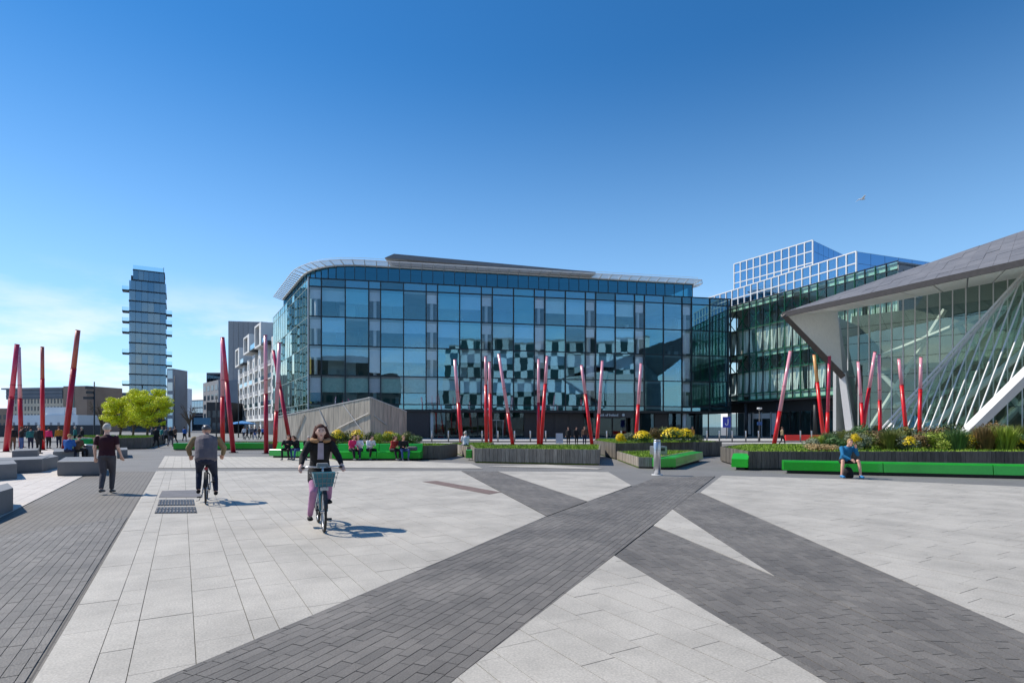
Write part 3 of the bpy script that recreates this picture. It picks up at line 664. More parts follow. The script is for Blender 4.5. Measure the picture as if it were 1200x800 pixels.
wo = Wl((8, -26), (-60, -26)); m_ = MB(); wo.box(m_, 0, 68, 0, 21, -14, 0); wo.box(m_, 10, 30, 21, 25, -14, -4); part(ob, 'wall', m_, mat('brown_brick', (.14, .11, .09), .85))
m_ = MB()
for r in range(5):
    for c in range(22): wo.box(m_, 1+c*3.05, 2.9+c*3.05, 2+r*3.8, 4.3+r*3.8, 0, .06)
tag(part(ob, 'windows', m_, M_hd), kind='stuff')
# ------------------------------------------------------------------ far buildings
def block(name, label, cat, pxl, pxr, Zl, Zr, ztop, depth, m, rows=0, cols=0, wm=None, z0=1.5, fl=3.2, ww=.6, wh=.55, frame=None, off=.05, ground=0):
    p0 = ((pxl-600)/F*Zl, Zl); p1 = ((pxr-600)/F*Zr, Zr); w = Wl(p0, p1)
    t = thing(name, label, cat, ((p0[0]+p1[0])/2, (p0[1]+p1[1])/2, 0)); m_ = MB(); w.box(m_, 0, w.L, ground, ztop, -depth, 0); part(t, 'wall', m_, m)
    if cols:
        cw = w.L/cols
        for r in range(rows):
            for c in range(cols):
                f = MB(); s0 = c*cw+cw*(1-ww)/2; a = z0+r*fl
                w.box(f, s0, s0+cw*ww, a, a+fl*wh, -.01, off); part(t, 'window', f, wm)
    return t, w
M_brick = mat('far_brown_brick', S(150, 128, 112), .9, var=.1, vscale=.3)
M_grey = mat('far_grey_render', S(150, 152, 156), .85, var=.08, vscale=.3)
M_greyd = mat('far_dark_cladding', S(98, 104, 112), .7, var=.1, vscale=.3)
M_palew = mat('far_pale_render', S(222, 226, 228), .8, var=.06, vscale=.3)
M_beigew = mat('far_beige_panel', S(205, 190, 168), .8, var=.08, vscale=.3)
M_win = mat('far_window', (.03, .05, .07), .1, var=.2, rnd=.4)
t, w = block('office_building', 'brown office block with rows of small square windows on the far left skyline', 'building', 9, 74, 205, 200, 15, 16, M_beigew, 4, 17, M_win, 2.2, 2.6, .45, .6)
m_ = MB(); w.box(m_, -.4, w.L, 11.6, 15.1, -.2, .25); part(t, 'glass_band', m_, M_greyd)
for z in (12.6, 13.9): m_ = MB(); w.box(m_, -.4, w.L, z, z+.18, .25, .4); part(t, 'rail', m_, M_grey)
m_ = MB(); w.box(m_, -2.2, w.L+.2, 15.1, 15.6, -8, .6); part(t, 'roof', m_, M_grey)
t, w = block('stair_tower', 'plain brown brick tower joined to the far left office block', 'building', 74.2, 102, 199, 197, 15.9, 14, M_brick)
m_ = MB(); w.box(m_, 3.6, 4.7, 1, 14.6, 0, .1); part(t, 'window_strip', m_, mat('greenish_glazing', S(70, 98, 92), .3))
block('side_wing', 'low brown brick wing right of the plain brick tower', 'building', 102.5, 109.5, 201, 201, 12.2, 12, M_brick, 3, 2, M_win, 2, 3.2)
block('pavilion', 'long low white pavilion in front of the far left office block', 'building', 12, 91, 180, 176, 5.4, 8, M_palew, 1, 9, M_grey, 2.2, 3, .3, .3)
block('pavilion', 'small raised white box on top of the low white pavilion', 'building', 53, 75, 179, 179, 7.9, 5, M_palew, ground=5.4)
block('warehouse', 'low rust coloured building at the extreme left horizon', 'building', -90, 9, 240, 240, 9.5, 12, M_brick, 2, 16, M_win, 1.5, 3.4)
block('dock_wall', 'long dark dockside wall across the far left of the square', 'wall', -260, 120, 96, 96, 2.0, .6, mat('dark_quay_wall', (.035, .038, .045), .7))
block('apartment_block', 'dark flat roofed block between the left trees and the glass tower', 'building', 128, 150, 230, 230, 15.5, 12, M_greyd, 4, 4, M_win, 1.6, 3.3)
block('apartment_block', 'wide dark block behind the tree trunks', 'building', 112, 212, 245, 245, 8, 10, M_greyd, 2, 14, M_palew, 1.4, 3.2, .3, .4)
t, w = block('office_tower', 'slim pale grey office tower directly right of the tall glass tower', 'building', 195.8, 203, 183, 183, 20.4, 8, M_grey, 5, 1, G_far, 1.6, 3.9, .8, .7)
block('apartment_block', 'small pale stepped block behind the slim pale office tower', 'building', 204, 211, 215, 215, 16.5, 8, M_palew, 4, 2, M_win, 2, 3.6)
block('office_building', 'blue green glass block closing the end of the street', 'building', 208, 238, 260, 250, 13.6, 14, M_greyd, 4, 9, G_far, .8, 3.2, .92, .85)
block('office_building', 'grey block with bluish windows and glass top at the street end', 'building', 238, 256, 200, 185, 17, 14, M_grey, 5, 4, M_win, 1.5, 3.1, .6, .55)
block('roof_pavilion', 'blue glass box on the grey block at the street end', 'building', 242, 259, 203, 203, 21, 8, M_greyd, 1, 4, G_far, 17.4, 3.4, .92, .85, ground=17)
block('public_house', 'low dark building at street level before the tall grey slab', 'building', 242, 266, 150, 150, 8.2, 10, mat('near_black_render', (.03, .03, .034), .7), 2, 4, M_win, 1, 3.2)
t, w = block('concrete_slab_block', 'tall windowless grey concrete block behind the white apartments', 'building', 267.5, 313, 190, 192, 37, 14, M_conc)
for i in range(9): m_ = MB(); w.box(m_, .2+i*1.55, 1.6+i*1.55, 9, 36.9, 0, .05+.07*(i % 2)); part(t, 'wall_panel', m_, mat('grey_wall_panel', S(160, 158, 158), .85, var=.08, rnd=.08))
m_ = MB(); w.box(m_, 0, w.L, 0, 9, 0, .3); part(t, 'base', m_, M_greyd)
bs, _ = block('billboard', 'blue hoarding across the far end of the street', 'sign', 227, 246, 120, 120, 3.6, .3, mat('blue_hoarding', S(60, 110, 140), .5), ground=2.2)
# glass tower
tt = thing('residential_tower', 'tall slim blue glass tower with small side balconies on the left skyline', 'building', ((173-600)/F*179, 179, 0))
wt2 = Wl(((151.5-600)/F*179, 179), ((194.5-600)/F*184, 184)); fh = 3.3; hz0 = 1.9
m_ = MB(); wt2.box(m_, .4, wt2.L-.3, 0, 49.5, -9, -.6); part(tt, 'core', m_, mat('tower_inner', (.05, .08, .11), .6, var=.3, vscale=.3))
for f_ in range(15):
    z = hz0+f_*fh; top = f_ == 14; a0 = 1.0 if top else 0; b0 = wt2.L-(.5 if top else 0); nn2 = 6; cw = (b0-a0)/nn2
    m_ = MB(); wt2.box(m_, a0-.15, b0+.15, z-.28, z+.1, -9.2, .18); part(tt, 'floor_edge', m_, M_mull)
    for c in range(nn2): pane(tt, wt2, a0+c*cw+.03, a0+(c+1)*cw-.03, z+.12, z+fh-.3, G_tower, tilt=.012)
    for e_ in (a0, b0): m_ = MB(); wt2.box(m_, e_-.02, e_+.02, z+.1, z+fh-.3, -9, -.05); part(tt, 'side_glazing', m_, G_tower)
m_ = MB(); wt2.box(m_, .9, wt2.L-.3, hz0+15*fh-.3, hz0+15*fh, -9, .2); part(tt, 'roof', m_, M_mull)
m_ = MB(); wt2.box(m_, 1, wt2.L-.6, hz0+15*fh, hz0+15*fh+1.3, .05, .1); part(tt, 'roof_screen', m_, G_rail)
m_ = MB(); wt2.box(m_, wt2.L-.7, wt2.L-.55, hz0+15*fh, hz0+15*fh+1.6, -.3, 0); part(tt, 'roof_post', m_, M_mull)
for f_ in (1, 2, 4, 5, 6, 7, 9, 10, 11, 13):
    for side in (0, 1):
        if (side == 0 and f_ in (2, 5, 6)) or (side == 1 and f_ in (1, 4, 13)): continue
        z = hz0+f_*fh; a, b = ((-1.9, -.15) if side == 0 else (wt2.L+.15, wt2.L+1.7))
        m_ = MB(); wt2.box(m_, a, b, z-.35, z+.05, -3.2, -.4); bal = part(tt, 'balcony', m_, M_mull)
        m_ = MB(); wt2.box(m_, a, b, z+.05, z+1.2, -.45, -.4); wt2.box(m_, a if side == 0 else b-.04, a+.04 if side == 0 else b, z+.05, z+1.2, -3.2, -.4); part(bal, 'rail', m_, G_rail)
# white apartments
ap = thing('apartment_building', 'white stepped apartment building with projecting roof boxes left of the glass offices', 'building', (-62, 140, 0))
wa = Wl(((279-600)/F*165, 165), ((327-600)/F*119, 119)); LA = wa.L
M_apw = mat('white_render', (.74, .73, .70), .7, var=.05, vscale=.5)
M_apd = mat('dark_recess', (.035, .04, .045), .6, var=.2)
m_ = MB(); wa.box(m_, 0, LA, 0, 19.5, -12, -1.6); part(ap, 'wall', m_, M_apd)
nb_ = 7; bw_ = LA/nb_
for i in range(nb_):
    s0 = i*bw_; htop = 18.2+i*.55
    m_ = MB(); wa.box(m_, s0, s0+bw_*.42, 3.4, htop, -1.6, 0); pr = part(ap, 'pier', m_, M_apw)
    for r in range(5):
        z = 4.6+r*3.0; m_ = MB(); wa.box(m_, s0+bw_*.14, s0+bw_*.29, z, z+1.5, -.02, .04); part(pr, 'window', m_, M_win)
        m_ = MB(); wa.box(m_, s0+bw_*.42, s0+bw_, z-1.2, z-.95, -1.5, .15); sb = part(ap, 'balcony', m_, M_apw)
        m_ = MB(); wa.box(m_, s0+bw_*.44, s0+bw_*.98, z-.95, z+.05, .05, .1); part(sb, 'rail', m_, G_rail if r % 2 else M_grey)
        m_ = MB(); wa.box(m_, s0+bw_*.68, s0+bw_*.74, z-.95, z+1.8, -1.5, -.3); part(ap, 'fin', m_, M_apw)
    m_ = MB(); wa.box(m_, s0+bw_*.1, s0+bw_*.32, 0, 3.4, -1.6, -.2); part(ap, 'ground_column', m_, M_apw)
m_ = MB(); wa.box(m_, 0, LA, 3.1, 3.5, -1.6, .25); part(ap, 'shop_canopy', m_, M_apw)
for k, (pa, pb, zt, zb) in enumerate([(280, 289, 23.6, 18.6), (290, 303, 25.2, 20.6), (303.5, 318, 25.8, 20.4)]):
    a, b = wa.px(pa), wa.px(pb); m_ = MB(); th_ = .45
    wa.box(m_, a, a+(b-a)*.55, zt-th_, zt, -3, 1.0); wa.box(m_, a, a+(b-a)*.55, zb, zb+th_, -3, 1.0); wa.box(m_, a, a+.8, zb+th_, zt-th_, -3, 1.0); wa.box(m_, a+(b-a)*.4, a+(b-a)*.55, zb+th_, zt-th_, -3, 1.0)
    bx = part(ap, 'roof_box', m_, M_apw); m_ = MB(); wa.box(m_, a+.8, a+(b-a)*.4, zb+th_, zt-th_, .3, .4); part(bx, 'window', m_, M_win)
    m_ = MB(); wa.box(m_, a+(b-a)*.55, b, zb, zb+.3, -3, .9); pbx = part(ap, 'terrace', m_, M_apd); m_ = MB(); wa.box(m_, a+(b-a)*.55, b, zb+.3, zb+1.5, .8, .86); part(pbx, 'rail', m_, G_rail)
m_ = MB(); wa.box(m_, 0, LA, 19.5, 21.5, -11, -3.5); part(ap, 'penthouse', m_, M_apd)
pz = thing('parasol', 'blue cafe parasol before the white apartments', 'parasol', (*G(283, 511.5), 0)); pz.location.y = 96; pz.location.x = (284-600)/F*96
m_ = MB(); m_.tube([(0,0,0), (0,0,2.6)], .04, 6); part(pz, 'pole', m_, M_dark, False)
m_ = MB(); m_.tube([(0,0,2.15), (0,0,2.3), (0,0,2.7)], [2.3, 2.2, .1], 8); part(pz, 'canopy', m_, mat('blue_canvas', S(60, 130, 190), .8), False)

# ------------------------------------------------------------------ perforated metal vent house
vh = thing('vent_house', 'angular weathered vent structure of vertical panels with crossing light strips behind the green bench', 'structure', (*G(434, 521), 0))
M_vent = mat('weathered_zinc_board', S(190, 178, 160), .6, var=.32, vscale=2.5, stretch=(4, 4, .25), rnd=.10, metal=.25)
M_strip = mat('light_metal_strip', (.62, .61, .58), .5)
cz = 50.0; v0 = Vector(((322-600)/F*58, 58, 0)); v1 = Vector(((434-600)/F*cz, cz, 0)); v2 = Vector(((476.5-600)/F*54, 54, 0))
def ht(px, py, Z): return CH+(500-py)/F*Z
h0, h1, h2 = ht(325, 489, 58), ht(434, 466, cz), ht(476, 482.5, 54)
for (a, b, ha, hb_, n_) in ((v0, v1, h0, h1, 20), (v1, v2, h1, h2, 9)):
    w = Wl(a, b)
    for i in range(n_):
        s0, s1 = w.L*i/n_+.012, w.L*(i+1)/n_-.012; o_ = R.uniform(0, .02)
        z0_, z1_ = ha+(hb_-ha)*i/n_, ha+(hb_-ha)*(i+1)/n_
        m_ = MB(); m_.hexa([w.p(s0,o_,0), w.p(s1,o_,0), w.p(s1,-.2,0), w.p(s0,-.2,0)], [w.p(s0,o_,z0_), w.p(s1,o_,z1_), w.p(s1,-.2,z1_), w.p(s0,-.2,z0_)]); part(vh, 'board', m_, M_vent)
    m_ = MB(); m_.hexa([w.p(0,.05,ha), w.p(w.L,.05,hb_), w.p(w.L,-.3,hb_), w.p(0,-.3,ha)], [w.p(0,.05,ha+.08), w.p(w.L,.05,hb_+.08), w.p(w.L,-.3,hb_+.08), w.p(0,-.3,ha+.08)]); part(vh, 'coping', m_, M_strip)
m_ = MB(); m_.hexa([v0, v1, v2, Vector((v1.x-2, 60, 0))], [v0+UPV*(h0-.1), v1+UPV*(h1-.1), v2+UPV*(h2-.1), Vector((v1.x-2, 60, 3.2))]); part(vh, 'roof', m_, M_grey)
wv = Wl(v0, v1); wv2 = Wl(v1, v2)
def strip(w, a, b): # px points
    q = []
    for (px, py) in (a, b): s_ = w.px(px); p = w.p(s_, .07, 0); q.append(w.p(s_, .07, ht(px, py, p.y)))
    m_ = MB(); m_.tube(q, .045, 4); part(vh, 'strip', m_, M_strip)
strip(wv, (357, 485), (346, 514)); strip(wv, (375, 480), (384, 500)); strip(wv, (403, 474), (430, 512)); strip(wv, (396, 502), (433, 484)); strip(wv2, (438, 487), (453, 498))

# ------------------------------------------------------------------ planters, lawns, benches
def lawn(loc_pts, z, n, label, seed):
    rr = random.Random(seed); m_ = MB(); tri = []
    o = Vector(loc_pts[0]); area_t = []
    for i in range(1, len(loc_pts)-1):
        a, b, c = loc_pts[0], loc_pts[i], loc_pts[i+1]; area_t.append((abs((b[0]-a[0])*(c[1]-a[1])-(b[1]-a[1])*(c[0]-a[0])), a, b, c))
    tot = sum(t[0] for t in area_t)
    for ar, a, b, c in area_t:
        for _ in range(int(n*ar/tot)):
            u, v = rr.random(), rr.random(); 
            if u+v > 1: u, v = 1-u, 1-v
            x = a[0]+(b[0]-a[0])*u+(c[0]-a[0])*v; y = a[1]+(b[1]-a[1])*u+(c[1]-a[1])*v
            h = rr.uniform(.05, .13); q = rr.uniform(0, 6.28); w_ = .02; lx, ly = rr.uniform(-.05, .05), rr.uniform(-.05, .05)
            m_.face([(x-math.cos(q)*w_, y-math.sin(q)*w_, z), (x+math.cos(q)*w_, y+math.sin(q)*w_, z), (x+lx, y+ly, z+h)], rr.uniform(.7, 1.3))
    ob = link('lawn', m_.mesh('lawn', M_grassA, tint=True)); return tag(ob, label, 'grass', kind='stuff')
M_grassA = mat('lawn_blade', S(128, 158, 40), .65, var=.2, vscale=1.2, attr=True)
def planter(label, pts, h, m, slat, n_grass, glabel, faces=None, th=.08, seed=1):
    # pts: ccw ground points; faces: which edges carry timber boards
    c = sum((Vector((*p, 0)) for p in pts), Vector())/len(pts); t = thing('planter', label, 'planter', c)
    inn = [(c.x+(p[0]-c.x)*.985, c.y+(p[1]-c.y)*.985) for p in pts]
    m_ = MB(); m_.prism(inn, 0, h-.06); part(t, 'soil', m_, M_soil)
    n = len(pts)
    for i in range(n):
        a, b = pts[i], pts[(i+1) % n]; w = Wl(a, b)
        if faces is None or i in faces:
            k = max(1, int(w.L/slat)); cw = w.L/k
            for j in range(k):
                m_ = MB(); o_ = R.uniform(-.008, .008); w.box(m_, j*cw+.006, (j+1)*cw-.006, .05, h+R.uniform(-.006, .006), -th, o_); part(t, 'board', m_, m)
            m_ = MB(); w.box(m_, .02, w.L-.02, 0, .05, -th, -.05); part(t, 'plinth', m_, M_dark)
        else:
            m_ = MB(); w.box(m_, 0, w.L, 0, h, -th, 0); part(t, 'side', m_, m)
    lawn(inn, h-.06, n_grass, glabel, seed); return t
def gp(*l): return [G(*p) for p in l]
def off(p, dx, dy): return (p[0]+dx, p[1]+dy)
a, b = G(556, 541.7), G(702.6, 544.6)
planter('long weathered timber planter in front of the red poles at the photo centre', [a, b, off(b, 1.2, 7.5), off(a, -.6, 5.2)], .68, M_wood, .19, 9000, 'short lawn on the long central timber planter', seed=3)
a = G(527.5, 528.6); b = G(547, 536)
planter('small pale timber planter left of the long central planter', [b, off(b, .9, .2), off(a, 3.0, .6), a], .6, M_wood, .2, 2500, 'small lawn patch left of the long central planter', seed=4)
a, b, c_ = G(696, 530.8), G(721.5, 538), G(845.8, 533.9)
planter('dark planter holding the yellow flower bushes behind the steel bollard', [a, b, c_, off(c_, -1.5, 7), off(a, 1, 5)], .84, M_woodd, .2, 9000, 'lawn around the yellow flower bushes', seed=5)
a, b, c_, d_ = G(723, 538.6), G(748, 548), G(768, 548.3), G(815, 537.5)
planter('low timber planter attached to the short green bench beside the bollard', [a, b, c_, d_, off(a, 3, 1.6)], .44, M_wood, .2, 3500, 'rough grass in the low planter beside the bollard', faces=(0, 1), seed=6)
a, b = G(877, 550), (26.0, 22.5)
planter('very long dark timber planter full of shrubs on the right', [a, b, (26, 33), (13.6, 33), off(a, .9, 5.5)], .72, M_woodd, .17, 14000, 'lawn and undergrowth on the long right planter', seed=7)
a, b = G(494, 538.2), G(515, 538)
planter('grey planter end with lawn beside the crowded green bench', [G(392, 538.2), b, off(b, .6, 3.6), off(G(322, 531), -.4, 3.2), G(330, 529.5)], .72, M_woodd, .3, 9000, 'lawn behind the crowded green bench', faces=(0,), seed=8)
planter('low dark planter at the left under the lime trees', [G(118, 526.5), G(172, 525.5), (-36.5, 60), (-46, 58)], .85, M_woodd, .4, 7000, 'lawn under the lime trees', seed=9)
a, b = G(203, 527), G(312, 526.5)
planter('long low lawn bed behind the far left green bench', [a, b, off(b, 1, 6), off(a, -1, 6)], .42, M_woodd, .4, 7000, 'long lawn strip behind the far left green bench', seed=10)
def bench(label, p0, p1, prof, seam=2.4, flipd=1):
    # prof: (outward, z) loop extruded from p0 to p1; n faces the camera
    w = Wl(p0, p1); t = thing('bench', label, 'bench', (p0[0], p0[1], 0)); L_ = w.L; k = max(1, round(L_/seam)); cw = L_/k
    for j in range(k):
        m_ = MB(); s0, s1 = j*cw+(.012 if j else 0), (j+1)*cw-(.012 if j < k-1 else 0)
        m_.hexa([w.p(s0, d, z) for d, z in prof], [w.p(s1, d, z) for d, z in prof]); part(t, 'shell_section', m_, M_green)
    ds = [d for d, z in prof]; m_ = MB(); w.box(m_, .15, L_-.15, 0, min(z for d, z in prof)+.02, min(ds)+.1, max(ds)-.16); part(t, 'plinth', m_, M_dark); return t
seat = [(0, .10), (-.03, .40), (-.06, .45), (-.55, .45), (-.55, .10)]
bench('long glossy green bench on the right where the man in blue sits', G(918.5, 553.8), (22.0, G(1200, 561)[1]-1.6), seat, 3.0)
bench('short green bench block at the left end of the long right planter', off(G(857, 549.8), 0, 0), off(G(876.3, 550.4), -.02, -.05), [(0,.1),(-.02,.42),(-.4,.62),(-1.1,.62),(-1.1,.1)], 3)
b0 = G(792, 549.3)
bench('short green bench running beside the low planter and steel bollard', G(770, 549.5), b0, [(0,.08),(0,.42),(-.5,.44),(-.5,.08)], 3)
bench('green side bench receding behind the short green bench', off(b0, .02, .05), G(824, 539.6), [(0,.1),(-.02,.44),(-.55,.46),(-.55,.1)], 2.4)
bench('small green bench end sticking out before the small timber planter', G(546, 538.8), G(552.8, 538.8), [(0,.1),(0,.5),(-.5,.52),(-.5,.1)], 3)
lshape = [(.75, .10), (.72, .42), (.69, .45), (.18, .45), (.02, .80), (-.1, .82), (-.1, .10)]
bench('crowded green bench with a high back behind the cyclist in black', off(G(388, 539.5), 0, .9), off(G(492, 539.5), 0, .9), lshape, 2.2)
bench('shorter green bench with three people left of the crowded bench', off(G(318, 536), 0, .9), off(G(386, 537.2), 0, .9), lshape, 2.2)
bench('far left green bench edging the lawn strip', G(203, 527.4), G(314, 526.9), [(0,.08),(0,.5),(-.1,.52),(-.1,.08)], 3)
bench('bright green bench behind the seated group on the far left', G(86, 527), G(108, 526), lshape, 3)

# ------------------------------------------------------------------ shrubs, flowers and trees
def leafy(rr, c, r, n, size, shell=.55, flat=0, mb=None):
    mb = mb or MB()
    for _ in range(n):
        d = Vector((rr.gauss(0,1), rr.gauss(0,1), rr.gauss(0,1))).normalized(); q = shell+(1-shell)*rr.random()**.6
        p = Vector(c)+Vector((d.x*r[0]*q, d.y*r[1]*q, d.z*r[2]*q))
        if p.z < .02: continue
        u = Vector((rr.gauss(0,1), rr.gauss(0,1), rr.gauss(0,.7))).normalized(); w = u.cross(d+Vector((rr.uniform(-.4,.4),)*3))
        if w.length < .05: continue
        w.normalize(); s_ = size*rr.uniform(.6, 1.4); mb.face([p-u*s_, p-w*s_*.45, p+u*s_, p+w*s_*.45], rr.uniform(.6, 1.35))
    return mb
def leafmat(name, col, **k):
    m = mat(name, col, .6, var=.2, vscale=1.5, attr=True, **k); b = m.node_tree.nodes['Principled BSDF']
    b.inputs['Subsurface Weight'].default_value = 0; return m
L_ol = leafmat('olive_leaf', S(112, 118, 52)); L_gr = leafmat('green_leaf', S(84, 118, 62)); L_dk = leafmat('deep_leaf', S(70, 90, 42)); L_br = leafmat('bronze_leaf', S(128, 104, 62)); L_lm = leafmat('bright_leaf', S(150, 168, 60))
L_ye = leafmat('yellow_petal', S(246, 214, 10)); L_gy = leafmat('sage_leaf', S(122, 132, 104)); L_tan = leafmat('dry_leaf', S(196, 170, 120))
VAR = {}
def shrubmesh(kind, m, seed):
    key = (kind, m.name, seed)
    if key in VAR: return VAR[key]
    rr = random.Random(seed); mb = MB()
    if kind == 'bush':
        for _ in range(7): c = (rr.uniform(-.35,.35), rr.uniform(-.3,.3), rr.uniform(.25,.6)); r_ = rr.uniform(.25,.42); leafy(rr, c, (r_, r_, r_*.85), 230, .045, .5, mb=mb)
    elif kind == 'grass':
        for _ in range(900):
            q = rr.uniform(0, 6.28); d = Vector((math.cos(q), math.sin(q), 0)); b0 = d*rr.uniform(0, .3); h = rr.uniform(.5, 1.05); tip = b0+d*rr.uniform(.05,.5)+UPV*h; md = (b0+tip)/2+UPV*.1; s_ = d.cross(UPV)*.012
            mb.face([b0-s_, b0+s_, md+s_, md-s_], rr.uniform(.6,1.3)); mb.face([md-s_, md+s_, tip], rr.uniform(.7,1.4))
    elif kind == 'flowers':
        for _ in range(420):
            q = rr.uniform(0, 6.28); e = rr.uniform(.15, 1.5); d = Vector((math.cos(q)*math.cos(e), math.sin(q)*math.cos(e), math.sin(e))); p = Vector((d.x*.58, d.y*.5, .35+d.z*.55))*rr.uniform(.9, 1.06)
            u = d.orthogonal().normalized(); w = d.cross(u); s_ = rr.uniform(.03, .06); mb.face([p-u*s_, p-w*s_, p+u*s_, p+w*s_], rr.uniform(.8, 1.15))
    VAR[key] = mb.mesh(kind, m, tint=True); return VAR[key]
def shrub(x, y, z, sx, sz, m, label, seed=1, kind='bush', fl=0, group=None):
    t = thing('shrub' if kind == 'bush' else 'ornamental_grass', label, 'shrub' if kind == 'bush' else 'grass', (x, y, z), R.uniform(0, 6.28), group); t.scale = (sx, sx, sz)
    link('foliage', shrubmesh(kind, m, seed), t)
    if fl:
        o = tag(link('flowers', shrubmesh('flowers', L_ye, fl), t), kind='stuff')
        if fl > 2: o.scale = (1, 1, 1)
    return t
cols = {'olive': L_ol, 'green': L_gr, 'dark green': L_dk, 'bronze': L_br, 'bright green': L_lm, 'grey green': L_gy}
# long right planter: shrubs by photo column
SH = [(950,'grey green','bush',.75,.85,0),(957,'bright green','grass',.6,.8,0),(968,'green','grass',.6,.9,0),(980,'green','bush',.9,.95,0),(992,'olive','grass',.8,1.05,0),(1004,'grey green','bush',.9,1.1,0),(1016,'olive','bush',1.2,1.35,0),(1031,'bronze','bush',1.1,1.2,0),
      (1042,'olive','grass',.9,1.1,0),(1052,'green','bush',1.0,1.0,0),(1064,'grey green','bush',1.1,1.05,3),(1077,'bronze','bush',1.0,1.1,0),(1088,'dark green','bush',1.0,1.1,0),(1099,'bright green','bush',1.1,1.15,0),(1110,'grey green','bush',1.1,.95,0),
      (1121,'green','grass',1.0,1.15,0),(1131,'olive','bush',1.1,1.15,4),(1143,'dark green','bush',1.1,1.05,0),(1154,'bronze','grass',1.1,1.3,0),(1165,'olive','grass',1.1,1.35,0),(1177,'bright green','grass',1.1,1.3,0),(1188,'green','bush',1.2,1.1,3),(1199,'olive','grass',1.2,1.4,0),(1214,'green','bush',1.3,1.3,0),(1232,'bronze','grass',1.2,1.4,0)]
ordn = ['first','second','third','fourth','fifth','sixth','seventh','eighth','ninth','tenth','eleventh','twelfth','thirteenth']
cnt = {}
for i, (px, cn, kd, sx, sz, fl) in enumerate(SH):
    y = 24.6+(i*37 % 5)*.35; k = (cn, kd); cnt[k] = cnt.get(k, 0)+1
    lab = '%s %s, %s such from the left on the long right planter%s' % (cn, 'rounded shrub' if kd == 'bush' else 'wispy grass clump', ordn[cnt[k]-1], ', dotted yellow' if fl else '')
    o = shrub((px-600)/F*y, y, .66, sx*.95, sz*.85, cols[cn], lab, 1+i % 4, kd)
    if fl: f = tag(link('flowers', shrubmesh('flowers', L_ye, fl), o), kind='stuff'); f.scale = (.55, .6, .75); f.location = (.1, -.1, 0)
for i, px in enumerate(range(975, 1240, 17)):
    y = 27.5+(i % 3)*.5; cn = ['dark green','olive','green','bronze'][i % 4]
    shrub((px-600)/F*y, y, .66, 1.2, .95+.25*(i % 3), cols[cn], '%s shrub, %s from the left in the back row of the long right planter' % (cn, (ordn+['fourteenth','fifteenth','sixteenth'])[i]), 2+i % 4, 'bush', group='back row shrubs of the right planter')
shrub((955-600)/F*24, 24, .66, .8, .38, L_tan, 'low dry tan plant before the leaning tan pole on the right planter', 5)
shrub((972-600)/F*23.8, 23.8, .66, .7, .35, L_tan, 'low dry tan plant under the twin red poles on the right planter', 6)
shrub((1004-600)/F*24.4, 24.4, .9, .4, .7, L_ye, 'yellow flowering bush directly behind the man in blue', 3)
# yellow bushes on the dark planter
for px, y, sx, sz, m, kd, lab, fl in [(727,31.5,.55,.65,L_ye,'bush','small yellow flower bush at the left end of the dark planter',1),(738,32.5,.9,.75,L_gy,'bush','grey green shrub right of the small yellow flower bush',0),
    (753,31.0,.95,.8,L_gr,'bush','round yellow flower bush just left of the steel bollard',1),(768,33,.8,1.1,L_br,'bush','bronze shrub behind the steel bollard',0),(777,33.4,.9,1.15,L_ol,'bush','olive shrub behind the middle of the dark planter',0),
    (789,31.2,1.25,1.0,L_gr,'bush','broad yellow flower bush right of the steel bollard',1),(803,32.0,.95,.95,L_gr,'bush','yellow flower bush at the right of the broad one',1),(816,33.2,.8,.6,L_dk,'bush','low dark shrub at the right end of the dark planter',0)]:
    shrub((px-600)/F*y, y, .78, sx*.95, sz*.95, m, lab, 2 if px != 753 else 3, kd, fl)
for i, (px, m, lab, fl) in enumerate([(396,L_gr,'green shrub behind the girl in pink on the green bench',2),(408,L_ol,'olive shrub behind the crowded green bench seat middle',0),(419,L_gr,'green shrub with yellow flowers behind the man in white',2),(436,L_dk,'dark green shrub below the vent house corner',0),
    (448,L_lm,'bright green shrub right of the vent house corner',0),(457,L_ye,'bright yellow bush between the right pair on the bench',2),(466,L_lm,'bright green shrub behind the backpack on the bench',0),(478,L_ol,'olive shrub at the right end of the bed',0),(487,L_gr,'last low green shrub at the right end of the bed',0)]):
    y = 32.2+.3*(i % 2); shrub((px-600)/F*y, y, .66, .85, .95-.2*(i == 8), m, lab, 1+i % 4, 'bush', fl if fl and i != 5 else 0)

